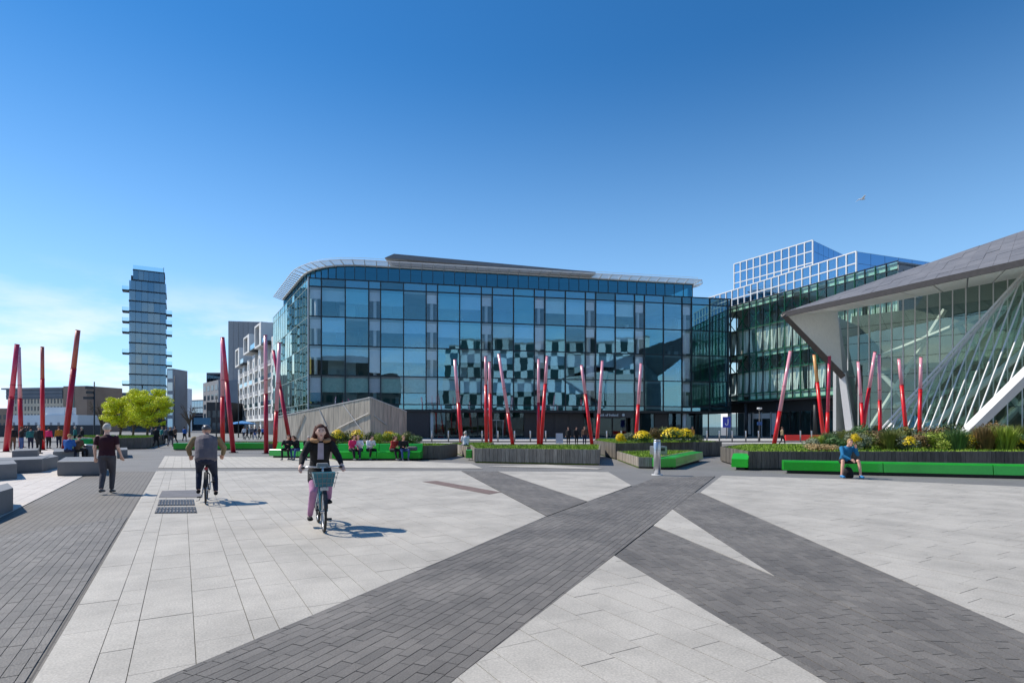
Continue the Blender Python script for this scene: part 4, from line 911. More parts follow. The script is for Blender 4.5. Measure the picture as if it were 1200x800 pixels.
M_bark = mat('bark', S(92, 80, 66), .9, var=.2, bump=.4)
def tree(label, x, y, h, cr, m, seed, trunk_h=2.2, nl=14000, cz=None, leafsize=.10):
    rr = random.Random(seed); t = thing('lime_tree' if m else 'bare_tree', label, 'tree', (x, y, 0)); tm = MB()
    tm.tube([(0,0,-.1), (rr.uniform(-.05,.05),0,trunk_h*.5), (.05,.02,trunk_h), (.08,0,h*.7)], [.19,.15,.13,.05], 8)
    lm = MB(); tips = []
    for i in range(11 if m else 18):
        q = i*2.4+rr.random(); z0_ = trunk_h*rr.uniform(.85, 1.5); r_ = cr*rr.uniform(.5, .9); e = (math.cos(q)*r_, math.sin(q)*r_, z0_+(h-z0_)*rr.uniform(.35, .85))
        mid = (e[0]*.4, e[1]*.4, z0_+(e[2]-z0_)*.55); lm.tube([(.05,0,z0_), mid, e], [.07,.045,.015], 5); tips.append(e)
        for _ in range(3 if m else 6):
            f_ = rr.uniform(.4, .9); a_ = Vector(mid).lerp(Vector(e), f_); b_ = a_+Vector((rr.uniform(-1,1), rr.uniform(-1,1), rr.uniform(0,1.2)))*cr*.28; lm.tube([a_, b_], [.025,.008], 4, False)
    part(t, 'trunk', tm, M_bark, False, True); part(t, 'limbs', lm, M_bark, False)
    if m:
        cm = MB(); zc = trunk_h+(h-trunk_h)*.52; rz = (h-trunk_h)*.52
        for k in range(70):
            d = Vector((rr.gauss(0,1), rr.gauss(0,1), rr.gauss(0,1))).normalized(); q = rr.uniform(.35, .88); c = (d.x*cr*q, d.y*cr*q, zc+d.z*rz*q); r_ = cr*rr.uniform(.13, .28)
            leafy(rr, c, (r_*1.15, r_*1.15, r_*.75), nl//70, leafsize, .3, mb=cm)
        part(t, 'crown', cm, m, False, tint=True)
    return t
L_lime = leafmat('lime_leaf', S(226, 230, 44)); b = L_lime.node_tree.nodes['Principled BSDF']; b.inputs['Transmission Weight'].default_value = 0
tree('large round lime green tree in front of the glass tower', (172.5-600)/F*74, 74, 7.0, 3.0, L_lime, 5, 1.35, 26000)
tree('smaller lime green tree left of the large round one', (141-600)/F*77, 77, 6.0, 2.3, L_lime, 8, 1.3, 18000)
tree('small lime green tree tucked between the two larger limes', (156-600)/F*82, 82, 5.8, 2.2, L_lime, 9, 1.3, 14000)
tree('bare thin tree at the left edge of the lime trees', (119-600)/F*80, 80, 6.2, 1.7, None, 11, 1.6)
tree('bare young tree behind the helmeted cyclist', (222-600)/F*95, 95, 6.0, 1.6, None, 12, 1.8)

# ------------------------------------------------------------------ red light poles
def pole(label, b, tpx, split, wpx, upm, Zt=0, low=None):
    x, y = G(*b); zt = CH+(500-tpx[1])/F*(y+Zt); xt = (tpx[0]-600)/F*(y+Zt); a = Vector((0, 0, 0)); e = Vector((xt-x, Zt, zt)); f = (b[1]-split)/(b[1]-tpx[1]); r = wpx/F*y/2
    t = thing('light_pole', label, 'pole', (x, y, 0), group='leaning red light poles'); md = a.lerp(e, f)
    m_ = MB(); m_.tube([a-UPV*.05, md], [r*1.12, r*1.02], 14); part(t, 'lower_tube', m_, low or M_red, False, True)
    m_ = MB(); m_.tube([md, e], [r*.96, r*.86], 14); part(t, 'upper_tube', m_, upm, False, True)
    m_ = MB(); m_.tube([md-(e-a).normalized()*.04, md+(e-a).normalized()*.04], r*1.04, 14); part(t, 'collar', m_, M_redd, False, True)
    for q_ in (.12, .62): m_ = MB(); c0 = a.lerp(e, q_); m_.tube([c0, c0+(e-a).normalized()*.035], r*1.09, 14); part(t, 'joint_ring', m_, M_redd, False, True)
    m_ = MB(); m_.tube([(0,0,0), (0,0,.03)], r*2.1, 14); part(t, 'base_plate', m_, M_dark, False)
    m_ = MB(); m_.tube([e, e+(e-a).normalized()*.05], r*.87, 14); part(t, 'cap', m_, M_redd, False)
    return t
M_pk2 = mat('crimson_tube', S(212, 60, 90), .25, var=.08, coat=.5)
PL = [('leftmost leaning crimson pole at the left edge', (7,529),(20,404),466,5.6,M_pk2,M_redd),('short pinkish pole crossing just behind the leftmost one', (25,524),(22,407.5),467,4.4,M_pink,M_red),
('upright pole with brownish top, third from the left edge', (50,527),(49.6,407),444,4.2,M_brownt,M_red),('tallest left pole leaning right with a brown top', (75.5,526),(91.3,387.5),432,5.8,M_brownt,M_redd),
('upright pole of the touching pair left of the apartments', (261,527),(260.4,396),465,4.6,M_pink,M_red),('slanting pole of the touching pair left of the apartments', (273.5,530),(260.9,396),447,4.9,M_pk2,M_redd),
('straight upright pole before the white apartments', (312,531),(311.2,393.5),462,4.6,M_pink,M_redd),('pole leaning right, front of the crossed pair at the office corner', (322,526.5),(327.5,402),482,4.6,M_pink,M_red),
('pole leaning left, rear of the crossed pair at the office corner', (341,524),(320.4,411),455,4.2,M_pk2,M_redd),
('pole leaning left, first from the left before the glass front', (541,521),(533,421.5),472,4.2,M_pink,M_red),('taller upright pole of the close pair at the photo centre', (570,521.5),(569,418),451,3.6,M_pink,M_red),
('shorter upright pole of the close pair at the photo centre', (575.3,520.5),(573.6,424.5),461,3.8,M_pink,M_red),('left leaning pole right of the close centre pair', (601,521),(584.5,415),484,4.0,M_pink,M_red),
('upright pole behind the right part of the long central planter', (631,521.4),(631.2,421),472,3.6,M_pink,M_red),('right leaning pole touching its upright neighbour over the central planter', (634,520.6),(641.2,417.5),450,3.9,M_pink,M_red),
('left leaning pole at the right end of the central planter', (694,521.6),(681.5,428),462,3.9,M_pink,M_red),('right leaning pole beside the bank sign', (699.5,519.5),(706,423),485,3.9,M_pink,M_red),
('steep pole behind the dark planter with yellow flowers', (745,519),(751.2,426),474,4.0,M_pink,M_red),
('right leaning pole left of the theatre with a walker behind it', (907,520.6),(926.2,411.7),482,4.4,M_pink,M_red),('tan topped pole leaning left before the theatre fin', (966,519),(954,415.7),448,4.0,M_tant,M_red),
('reddish pole standing next to the tan topped one', (969,519.6),(972,417.7),483,4.0,M_pk2,M_red),('shorter left leaning pole of the trio before the theatre glass', (1013,525),(1005.7,424),472,3.7,M_pink,M_red),
('strongly right leaning pole of the trio before the theatre glass', (1007.5,525),(1025.3,413),455,4.0,M_pink,M_red),('upright pole of the trio before the theatre glass', (1031.7,525),(1030.3,416),469,3.8,M_pink,M_red),
('left leaning pole before the sloping theatre glass', (1064,525),(1053.5,420.7),451,4.0,M_pink,M_red),('upright rightmost pole before the sloping theatre glass', (1077.3,525),(1079.2,419),456,4.0,M_pink,M_red)]
for lab, b, tp, sp, wpx, um_, lo_ in PL: pole(lab, b, tp, sp, wpx, um_, 0, lo_)

# ------------------------------------------------------------------ street furniture
def blockseat(label, front_l, front_r, side_to, h, m=M_gblock):
    # three ground points of a long granite block: front left, front right, back right
    a, b, c = Vector((*G(*front_l), 0)), Vector((*G(*front_r), 0)), Vector((*G(*side_to), 0)); d = a+(c-b); ce = (a+b+c+d)/4
    t = thing('granite_block', label, 'bench', ce, group='granite seat blocks on the left'); pts = [a, b, c, d]
    m_ = MB(); inn = lambda k: [ce+(p-ce)*k for p in pts]
    m_.hexa([p for p in inn(.985)], [p+UPV*.05 for p in inn(.985)]); m_.hexa([p+UPV*.05 for p in pts], [p+UPV*(h-.012) for p in pts]); m_.hexa([p+UPV*(h-.012) for p in pts], [p+UPV*h for p in inn(.99)])
    part(t, 'seat_block', m_, m); return t
blockseat('nearest dark granite block cut by the left edge of the photo', (-22,613), (15.5,598), (9,590), .46)
blockseat('wide dark granite block beside the man in maroon', (67,557.5), (118,556.8), (121,549.5), .50)
blockseat('granite block at the left edge behind the nearest one', (-24,564.5), (20,561), (16,555), .50)
blockseat('longest granite block in the middle of the left group', (-20,556.5), (49,553.3), (58,548.5), .50)
blockseat('granite block forming a corner with the longest one', (48,552.9), (68.5,547.8), (60,544.5), .48)
blockseat('granite block under the woman with the backpack', (14,537.5), (44,536), (46,533), .42)
blockseat('granite block on which the figure in blue sits', (62,540), (93,538.5), (92,534.5), .46)
blockseat('small granite block just right of the man in maroon', (137,536.6), (149.5,536), (149,532.5), .44)
def cyl(name, label, cat, px, py, r, h, m, parts, group=None):
    t = thing(name, label, cat, (*G(px, py), 0), group=group)
    for (nm, z0_, z1_, rr_, mm) in parts: m_ = MB(); m_.tube([(0,0,z0_), (0,0,z1_-.01), (0,0,z1_)], [rr_, rr_, rr_*.93], 20); part(t, nm, m_, mm, False, True)
    return t
cyl('bollard', 'stout stainless steel bollard standing alone in the middle of the paving', 'bollard', 770, 556, .12, 1.2, M_steel, [('base_plate', -.01, .012, .2, M_white), ('shaft', .01, 1.17, .125, M_steel), ('cap', 1.17, 1.24, .118, M_steel), ('seam', .88, .895, .127, M_dark)])
bn = thing('litter_bin', 'square grey steel litter bin directly behind the steel bollard', 'bin', (*G(771.5, 543.5), 0), .2)
m_ = MB(); m_.bev(-.3, .3, -.25, .25, .05, .82, .03); part(bn, 'housing', m_, mat('grey_bin_steel', (.34, .34, .35), .4, metal=.6, stretch=(6,6,1)), False)
m_ = MB(); m_.box(-.2, .2, -.262, -.25, .6, .74); part(bn, 'slot', m_, M_dark, False); m_ = MB(); m_.box(-.26, .26, -.2, .2, 0, .05); part(bn, 'plinth', m_, M_dark, False)
cyl('litter_bin', 'pale round litter bin behind the man in maroon', 'bin', 104, 537.3, .25, .75, M_steel, [('drum', 0, .68, .26, M_gblock), ('lid', .68, .76, .27, M_steel)])
thin = [506,525.5,546,565,583.5,603,621.5,639.5,711,728,828.5,843,858,874,889,938,951]
NTH = ordn+['fourteenth','fifteenth','sixteenth','seventeenth','eighteenth']
for i, px in enumerate(thin):
    cyl('bollard', 'thin steel kerb bollard, %s from the left in the row before the offices' % NTH[i], 'bollard', px, 517.9, .07, 1.25, M_steel, [('shaft', 0, 1.2, .075, M_steel), ('cap', 1.2, 1.26, .08, M_offw)], group='thin bollards along the street kerb')
sb = thing('sandwich_board', 'white and grey sandwich board by the kerb left of the standing trio', 'sign', (*G(655.5, 519.6), 0))
for k in (-1, 1):
    m_ = MB(); m_.hexa([(-.35, .3*k, .05), (.35, .3*k, .05), (.35, .3*k+.03, .05), (-.35, .3*k+.03, .05)], [(-.35, .05*k, 1.05), (.35, .05*k, 1.05), (.35, .05*k+.03, 1.05), (-.35, .05*k+.03, 1.05)]); part(sb, 'board', m_, M_offw if k < 0 else M_grey, False)
def lamp(label, px, Z, h, kind):
    t = thing('street_lamp', label, 'lamp post', ((px-600)/F*Z, Z, 0)); m_ = MB(); m_.tube([(0,0,0), (0,0,.9), (0,0,h)], [.11, .08, .06], 8); part(t, 'post', m_, M_dark, False, True)
    if kind == 'head': m_ = MB(); m_.tube([(0,0,h), (0,0,h+.15), (0,0,h+.3)], [.1, .32, .26], 10); part(t, 'lamp_head', m_, M_offw, False)
    if kind == 'cams':
        for z, s_ in ((h-.8,.9),(h-1.3,.8),(h-1.9,1.1)): m_ = MB(); m_.box(-s_, -.05, -.15, .15, z, z+.28); part(t, 'floodlight', m_, M_dark, False)
    return t
lamp('short lamp post before the green glass block', 890, 68, 3.7, 'head')
lamp('dark post carrying stacked floodlights above the left crowd', 110.5, 62, 6.6, 'cams')
lamp('thin mast between the glass tower and the street', 204.5, 100, 10.6, 'plain')
lamp('thin mast left of the white apartments', 279.5, 90, 8.5, 'plain')
lamp('slim white post in the gap left of the tall grey block', 253.5, 78, 6.0, 'plain')
bsn = thing('sign', 'square blue sign with a white curl beside the green glass block', 'sign', ((851.5-600)/F*80, 80, 0))
m_ = MB(); m_.box(-.05, .05, -.05, .05, 0, 1.6); part(bsn, 'post', m_, M_dark, False); m_ = MB(); m_.box(-.55, .55, -.08, .02, 1.6, 3.1); part(bsn, 'panel', m_, mat('royal_blue_panel', S(25, 50, 160), .4), False)
m_ = MB(); m_.tube([(-.25,-.1,2.2), (-.1,-.1,1.95), (.1,-.1,1.98), (.16,-.1,2.3), (.16,-.1,2.8)], .05, 5); part(bsn, 'emblem', m_, M_white, False)
bs2 = thing('sign', 'small blue sign fixed below the short lamp post', 'sign', ((890.2-600)/F*67.6, 67.6, 1.9)); m_ = MB(); m_.box(-.3, .3, -.03, .03, 0, .4); part(bs2, 'panel', m_, mat('sky_blue_panel', S(40, 90, 150), .4), False)
gull = thing('seagull', 'white gull gliding high in the sky at the upper right', 'bird', P(1010.5, 233.5, 45)); m_ = MB()
m_.loft([((-.22,0,0), .04, .04), ((0,0,0), .07, .06), ((.2,0,.02), .05, .05)], (0,1,0), 8); part(gull, 'body', m_, M_white, False, True)
for k in (-1, 1): m_ = MB(); m_.hexa([(-.08,0,.03),(.1,0,.03),(.04,.35*k,.14),(-.06,.35*k,.14)][::k], [(-.08,0,.045),(.1,0,.045),(.04,.35*k,.155),(-.06,.35*k,.155)][::k]); m_.hexa([(-.06,.35*k,.14),(.04,.35*k,.14),(-.12,.66*k,.06)][::k], [(-.06,.35*k,.152),(.04,.35*k,.152),(-.12,.66*k,.07)][::k]); part(gull, 'wing', m_, M_white, False)
# ------------------------------------------------------------------ people
def cloth(name, rgb, **k): return mat(name, S(*rgb), .85, var=.14, vscale=7, bump=.5, bscale=22, **k)
SK = mat('skin', S(222, 170, 146), .5, var=.04); SK2 = mat('skin_pale', S(232, 190, 170), .5, var=.04)
def X(p): return Vector(p)
def hang(o, m, voxel, sm):
    md = o.modifiers.new('remesh', 'REMESH'); md.mode = 'VOXEL'; md.voxel_size = voxel; md.use_smooth_shade = True
    if sm: m2 = o.modifiers.new('smooth', 'SMOOTH'); m2.iterations = sm; m2.factor = .5
    return o
BASE = {'stand': dict(pel=(0,0,.95), wai=(0,.01,1.10), che=(0,.01,1.30), nec=(0,0,1.47), hea=(0,.02,1.615), shl=(-.18,0,1.41), shr=(.18,0,1.41), ell=(-.24,-.03,1.13), elr=(.24,-.03,1.13), wrl=(-.25,.05,.88), wrr=(.25,.05,.88),
   hil=(-.09,0,.92), hir=(.09,0,.92), knl=(-.10,.02,.50), knr=(.10,.02,.50), anl=(-.10,-.02,.09), anr=(.10,-.02,.09)),
 'sit': dict(pel=(0,0,.55), wai=(0,.03,.70), che=(0,.08,.90), nec=(0,.12,1.06), hea=(0,.17,1.20), shl=(-.18,.10,1.01), shr=(.18,.10,1.01), ell=(-.23,.16,.76), elr=(.23,.16,.76), wrl=(-.10,.36,.66), wrr=(.10,.36,.66),
   hil=(-.10,.03,.53), hir=(.10,.03,.53), knl=(-.14,.44,.53), knr=(.14,.44,.53), anl=(-.15,.46,.10), anr=(.15,.42,.10))}
def person(label, loc, rz, pose='stand', ch={}, top=None, legs=None, hair=None, shoes=None, skin=SK, h=1.0, short_sleeve=False, shorts=False, tight=1.0, fine=False, hairlen=0, hat=None, bulk=1.0, coat=0, feet=(0, 1)):
    J = {k: X(v) for k, v in BASE[pose].items()}; J.update({k: X(v) for k, v in ch.items() if isinstance(v, tuple)})
    t = thing('person', label, 'person', loc, rz); t.scale = (h, h, h)
    vx = .012 if fine else .03; b = MB(); k = 12 if fine else 8; B_ = bulk
    b.loft([(J['pel']-X((0,0,.04)), .14, .10), (J['wai'], .125, .09), (J['che'], .15, .105), (J['che'].lerp(J['nec'], .65), .13, .085), (J['nec'], .055, .055)], k=k)
    b.loft([(J['nec'], .055, .055), (J['nec'].lerp(J['hea'], .6), .052, .055)], k=k)
    hd = J['hea']; yaw = ch.get('yaw', 0) if isinstance(ch.get('yaw', 0), (int, float)) else 0
    fd = X((0, 1, 0))
    def hf(p):
        q = p.copy()
        if q.z < 0: q.x *= 1+.28*q.z; q.y *= 1+.15*q.z
        return q
    b.ball(hd, (.076, .095, .118), 14 if fine else 10, 10 if fine else 7, hf)
    if fine:
        b.loft([(hd+X((0,.085,.01)), .012, .012), (hd+X((0,.108,-.022)), .014, .012)], k=6)
        for s_ in (-1, 1): b.ball(hd+X((.077*s_, 0, -.01)), (.012, .022, .032), 6, 5)
        b.ball(hd+X((0,.085,-.062)), (.03, .012, .012), 6, 5); b.ball(hd+X((0,.07,-.1)), (.03, .022, .018), 6, 5)
    for s_ in 'lr':
        b.loft([(J['sh'+s_], .055, .055), (J['el'+s_], .042, .042), (J['wr'+s_], .027, .03)], k=k)
        wr = J['wr'+s_]; d = (wr-J['el'+s_]).normalized(); sg = -1 if s_ == 'l' else 1; ax = d.cross(X((0,1,0)) if abs(d.y) < .8 else X((0,0,1))).normalized()
        grip = ch.get('grip', False); pd = d
        b.loft([(wr, .028, .022), (wr+pd*.05, .040, .018), (wr+pd*.085, .038, .016)], tuple(ax), k=k)
        if fine:
            curl = X((0,0,-1)) if abs(d.z) < .8 else X((0,1,0))
            for f_, (o_, l_) in enumerate([(-.030,.066),(-.010,.078),(.010,.073),(.029,.056)]):
                r0 = wr+pd*.082+ax*o_; r1 = r0+(pd+curl*.25)*l_*.5; r2 = r1+(pd*.5+curl*.8)*l_*.5; b.loft([(r0,.010,.010),(r1,.0095,.0095),(r2,.008,.008)], k=6)
            r0 = wr+pd*.03-ax*sg*.03; b.loft([(r0,.013,.013),(r0+pd*.035-ax*sg*.022,.011,.011),(r0+pd*.06-ax*sg*.018+curl*.015,.009,.009)], k=6)
        else: b.loft([(wr+pd*.09, .034, .014), (wr+pd*.15+X((0,.01,0)), .026, .012)], tuple(ax), k=6)
        b.loft([(J['hi'+s_], .085, .085), (J['kn'+s_], .056, .058), (J['kn'+s_].lerp(J['an'+s_], .35), .052, .056), (J['an'+s_], .034, .038)], k=k)
        toe = ch.get('toe'+s_, (0, .17, -.055)); b.loft([(J['an'+s_]+X((0,-.02,-.03)), .035, .035), (J['an'+s_]+X(toe), .038, .024)], k=k)
    bo = part(t, 'body', b, skin, False); hang(bo, None, vx, 1)
    if top:
        g = MB(); w = B_
        lo_ = J['pel']+X((0,0,.0)) if not coat else J['pel']-X((0,0,coat))
        g.loft([(lo_, .165*w, .125*w), (J['wai'], .15*w, .115*w), (J['che'], .175*w, .13*w), (J['che'].lerp(J['nec'], .6), .155*w, .105*w), (J['nec']-X((0,0,.02)), .075, .07)], k=k+2)
        for s_ in 'lr':
            a, e, r_ = J['sh'+s_], J['el'+s_], J['wr'+s_]; q = w**.7
            if short_sleeve: g.loft([(a-X((0,0,.01)), .058*q, .062*q), (a.lerp(e, .45), .052*q, .054*q), (a.lerp(e, .74), .049*q, .051*q)], k=k)
            else: g.loft([(a, .070*q, .070*q), (e, .054*q, .054*q), (r_.lerp(e, .06), .040*q, .040*q)], k=k)
        hang(part(t, 'top', g, top, False), None, vx*1.3, 2 if fine else 1)
    if legs:
        g = MB(); g.loft([(J['pel']+X((0,0,.08)), .145*B_, .115*B_), (J['pel']-X((0,0,.04)), .155*B_, .125*B_)], k=k)
        for s_ in 'lr':
            a, e, r_ = J['hi'+s_], J['kn'+s_], J['an'+s_]
            if shorts: g.loft([(a, .1, .1), (a.lerp(e, .8), .088, .085)], k=k)
            else: g.loft([(a, .098*B_, .10*B_), (e, .070*tight, .072*tight), (e.lerp(r_, .35), .066*tight, .068*tight), (r_.lerp(e, .06), .052*tight, .055*tight)], k=k)
        hang(part(t, 'trousers' if not shorts else 'shorts', g, legs, False), None, vx*1.3, 2 if fine else 1)
    for s_ in 'lr':
        toe = X(ch.get('toe'+s_, (0, .17, -.055))); g = MB(); an = J['an'+s_]; g.loft([(an+X((0,-.035,-.035)), .042, .045), (an+X((0,.03,-.035)), .045, .042), (an+toe, .045, .028)], k=k); part(t, 'shoe', g, shoes or M_black, False, True)
    if hat:
        g = MB(); g.ball(hd+X((0,-.012,.045)), (.098,.125,.098), 14, 8, lambda p: X((p.x, p.y, max(p.z, -.25)))); part(t, 'helmet', g, hat, False, True)
    elif hair:
        g = MB()
        def hh(p):
            q = p.copy()
            if q.y > .35 and q.z < .35: q.y = .35+.0*q.y; 
            if q.z < -.45: q.z = -.45
            return q
        g.ball(hd+X((0,-.016,.02)), (.089,.108,.118), 14, 9, hh)
        if hairlen:
            rr = random.Random(3)
            for i_ in range(70 if fine else 10):
                sx = rr.uniform(-1, 1); st = hd+X((.085*sx, -.04-.06*rr.random(), rr.uniform(-.02,.11)))
                wv_ = hairlen; e1_ = st+X((.07*sx+.03*rr.uniform(-1,1)-.02, -.02*rr.random(), -wv_*.42)); e2_ = e1_+X((.09*sx+rr.uniform(-.04,.04)-.07, rr.uniform(-.03,.02), -wv_*.42*rr.uniform(.4,1.1)))
                g.tube([st, e1_, e2_], [.026,.024,.005], 5)
        part(t, 'hair', g, hair, False, True)
    if fine:
        for s_ in (-1, 1):
            g = MB(); g.ball(hd+X((.03*s_,.083,.012)), (.010,.007,.0045), 8, 6); part(t, 'eye', g, mat('eye_dark', (.02,.015,.01), .2), False, True)
            g = MB(); g.loft([(hd+X((.016*s_,.09,.034)), .003,.004), (hd+X((.046*s_,.078,.035)), .003,.004)], k=5); part(t, 'eyebrow', g, hair or M_black, False)
        g = MB(); g.ball(hd+X((0,.0935,-.06)), (.024,.007,.007), 8, 6); part(t, 'lips', g, mat('lips', S(190,100,98), .4), False, True)
    return t, J
H_dk = cloth('dark_brown_hair', (84, 50, 40)); H_gr = cloth('grey_hair', (196, 192, 184)); H_bl = cloth('black_hair', (26, 24, 24)); H_fa = cloth('fair_hair', (176, 140, 96)); H_br = cloth('brown_hair', (96, 66, 48))
K_black = cloth('black_cloth', (28, 28, 31)); K_navy = cloth('navy_cloth', (34, 42, 66)); K_jean = cloth('blue_denim', (62, 90, 140)); K_grey = cloth('grey_cloth', (98, 98, 104)); K_maroon = cloth('maroon_cotton', (58, 18, 32)); K_khaki = cloth('khaki_cloth', (140, 122, 92))
K_white = cloth('white_cloth', (226, 228, 232)); K_pink = cloth('pink_cloth', (226, 48, 110)); K_blue = cloth('blue_cloth', (42, 96, 168)); K_teal = cloth('teal_cloth', (40, 120, 120)); K_brown = cloth('brown_cloth', (100, 74, 58)); K_lil = cloth('lilac_leggings', (188, 136, 172)); K_or = cloth('orange_cloth', (206, 140, 50)); K_red = cloth('red_cloth', (170, 52, 50)); K_cyan = cloth('bright_blue_jacket', (26, 112, 158)); K_dj = cloth('charcoal_jeans', (78, 76, 82)); K_vest = cloth('grey_quilted', (108, 102, 108))
# ------------------------------------------------------------------ bicycles
def bicycle(label, loc, rz, frame, basket=False, share=False):
    t = thing('bicycle', label, 'bicycle', loc, rz)
    M_tyre = M_black; M_rim = M_steel; wr_ = .335; rear = X((0,-.52,wr_)); fr = X((0,.53,wr_)); bb = X((0,-.06,.28)); seat_ = X((0,-.24,.90)); htop = X((0,.34,.88)); hbot = X((0,.40,.66))
    for c in (rear, fr):
        w_ = bpy.data.objects.new('wheel', None); C.objects.link(w_); w_.parent = t
        m_ = MB(); m_.torus(c, wr_-.022, .022 if share else .019); part(w_, 'tyre', m_, M_tyre, False, True); m_ = MB(); m_.torus(c, wr_-.048, .010); part(w_, 'rim', m_, M_rim, False, True)
        m_ = MB(); m_.tube([c-X((.05,0,0)), c+X((.05,0,0))], .025 if c is fr else .04, 8)
        for i in range(18): a = 2*math.pi*i/18; m_.tube([c+X((.02*(-1)**i,0,0)), c+X((0,math.cos(a)*(wr_-.05),math.sin(a)*(wr_-.05)))], .0022, 3, False)
        part(w_, 'spokes', m_, M_rim, False)
    m_ = MB()
    tr = .028 if share else .017
    if share: m_.tube([hbot+X((0,-.0,.02)), X((0,.12,.42)), bb+X((0,.02,.02))], [.035,.045,.035], 8); m_.tube([bb, seat_-X((0,0,.1))], .022, 8)
    else: m_.tube([hbot, bb], .018, 8); m_.tube([htop-X((0,0,.03)), seat_-X((0,0,.12))], .016, 8); m_.tube([bb, seat_-X((0,0,.06))], .016, 8)
    for s_ in (-1, 1): m_.tube([bb+X((.03*s_,0,0)), rear+X((.055*s_,0,0))], .010, 6); m_.tube([seat_+X((.02*s_,.03,-.22)), rear+X((.055*s_,0,0))], .009, 6)
    m_.tube([htop, hbot], .024, 8); part(t, 'frame', m_, frame, False, True)
    m_ = MB(); m_.tube([hbot, hbot+X((0,.015,-.06))], .02, 8)
    for s_ in (-1, 1): m_.tube([hbot+X((.02*s_,.01,-.03)), hbot+X((.055*s_,.03,-.08)), fr+X((.055*s_,0,0))], [.014,.014,.010], 6)
    part(t, 'fork', m_, frame if share else M_dark, False, True)
    m_ = MB(); m_.tube([htop, htop+X((0,.02,.14))], .015, 8); m_.tube([(-.32,.20,1.02), (-.22,.30,1.04), (0,.36,1.03), (.22,.30,1.04), (.32,.20,1.02)], .013, 8); part(t, 'handlebar', m_, M_steel, False, True)
    for s_ in (-1, 1): m_ = MB(); m_.tube([(.345*s_,.17,1.018), (.27*s_,.25,1.028)], .018, 8); part(t, 'grip', m_, M_black, False, True)
    m_ = MB(); m_.loft([(seat_+X((0,-.11,.03)), .085, .03), (seat_+X((0,.02,.035)), .06, .028), (seat_+X((0,.14,.03)), .022, .02)], k=10); part(t, 'saddle', m_, M_black, False, True)
    m_ = MB(); m_.tube([bb+X((.06,0,0)), bb+X((.06,.01,0))], .01, 4); 
    for i in range(24): pass
    m_.torus(bb+X((.055,0,0)), .085, .006, k=20, m=5); m_.tube([bb+X((-.08,0,0)), bb+X((.08,0,0))], .016, 8); part(t, 'chainring', m_, M_dark, False)
    for s_, dz in ((-1, -1), (1, 1)):
        e = bb+X((.085*s_, .03*dz, .165*dz)); m_ = MB(); m_.tube([bb+X((.075*s_,0,0)), e], .011, 6); part(t, 'crank', m_, M_steel, False)
        m_ = MB(); m_.box(e.x-.0+(.01 if s_ > 0 else -.10), e.x+(.10 if s_ > 0 else -.01), e.y-.04, e.y+.04, e.z-.012, e.z+.012); part(t, 'pedal', m_, M_black, False)
    for c, a0, a1 in ((fr, .25, 2.2), (rear, 1.0, 3.6)) if share else ((rear, 1.2, 3.0),):
        m_ = MB(); pts = [c+X((0, math.cos(a0+(a1-a0)*i/10)*(wr_+.03), math.sin(a0+(a1-a0)*i/10)*(wr_+.03))) for i in range(11)]
        for i in range(10):
            a, b_ = pts[i], pts[i+1]; m_.hexa([a+X((-.03,0,0)), a+X((.03,0,0)), b_+X((.03,0,0)), b_+X((-.03,0,0))], [p+((p-c).normalized()*.008) for p in (a+X((-.03,0,0)), a+X((.03,0,0)), b_+X((.03,0,0)), b_+X((-.03,0,0)))])
        part(t, 'mudguard', m_, M_black if not share else M_dark, False)
    if share:
        M_tq = frame; m_ = MB(); m_.hexa([(-.13,.44,.74),(.13,.44,.74),(.13,.62,.74),(-.13,.62,.74)], [(-.18,.42,.96),(.18,.42,.96),(.17,.66,.96),(-.17,.66,.96)]); part(t, 'basket_panel', m_, M_tq, False)
        m_ = MB()
        for z, q in ((.80,.15),(.88,.19),(.96,.215)): m_.tube([(-q,.41,z),(q,.41,z),(q,.68,z),(-q,.68,z),(-q,.41,z)], .0045, 5)
        for x_ in (-.2,-.12,-.04,.04,.12,.2): m_.tube([(x_*.7,.66,.72),(x_,.685,.97)], .004, 4)
        part(t, 'basket', m_, mat('basket_wire', (.22, .23, .24), .4, metal=.5), False)
        m_ = MB(); m_.bev(-.06,.06,.60,.66,.68,.74,.015); part(t, 'front_light', m_, M_offw, False)
        m_ = MB(); m_.bev(-.09,.09,.26,.36,1.03,1.10,.02); part(t, 'console', m_, mat('grey_plastic', (.25,.26,.27), .5), False)
        m_ = MB(); m_.tube([(.03,-.5,.32),(.12,-.5,.30)], .05, 8); part(t, 'hub_motor', m_, M_dark, False)
    else:
        m_ = MB(); m_.box(-.03,.03,-.40,-.37,.74,.80); part(t, 'rear_light', m_, M_redd, False)
    m_ = MB(); m_.tube([(-.05,-.30,.26), (-.14,-.26,.06), (-.19,-.22,.05)], .008, 5); part(t, 'kickstand', m_, M_dark, False)
    return t
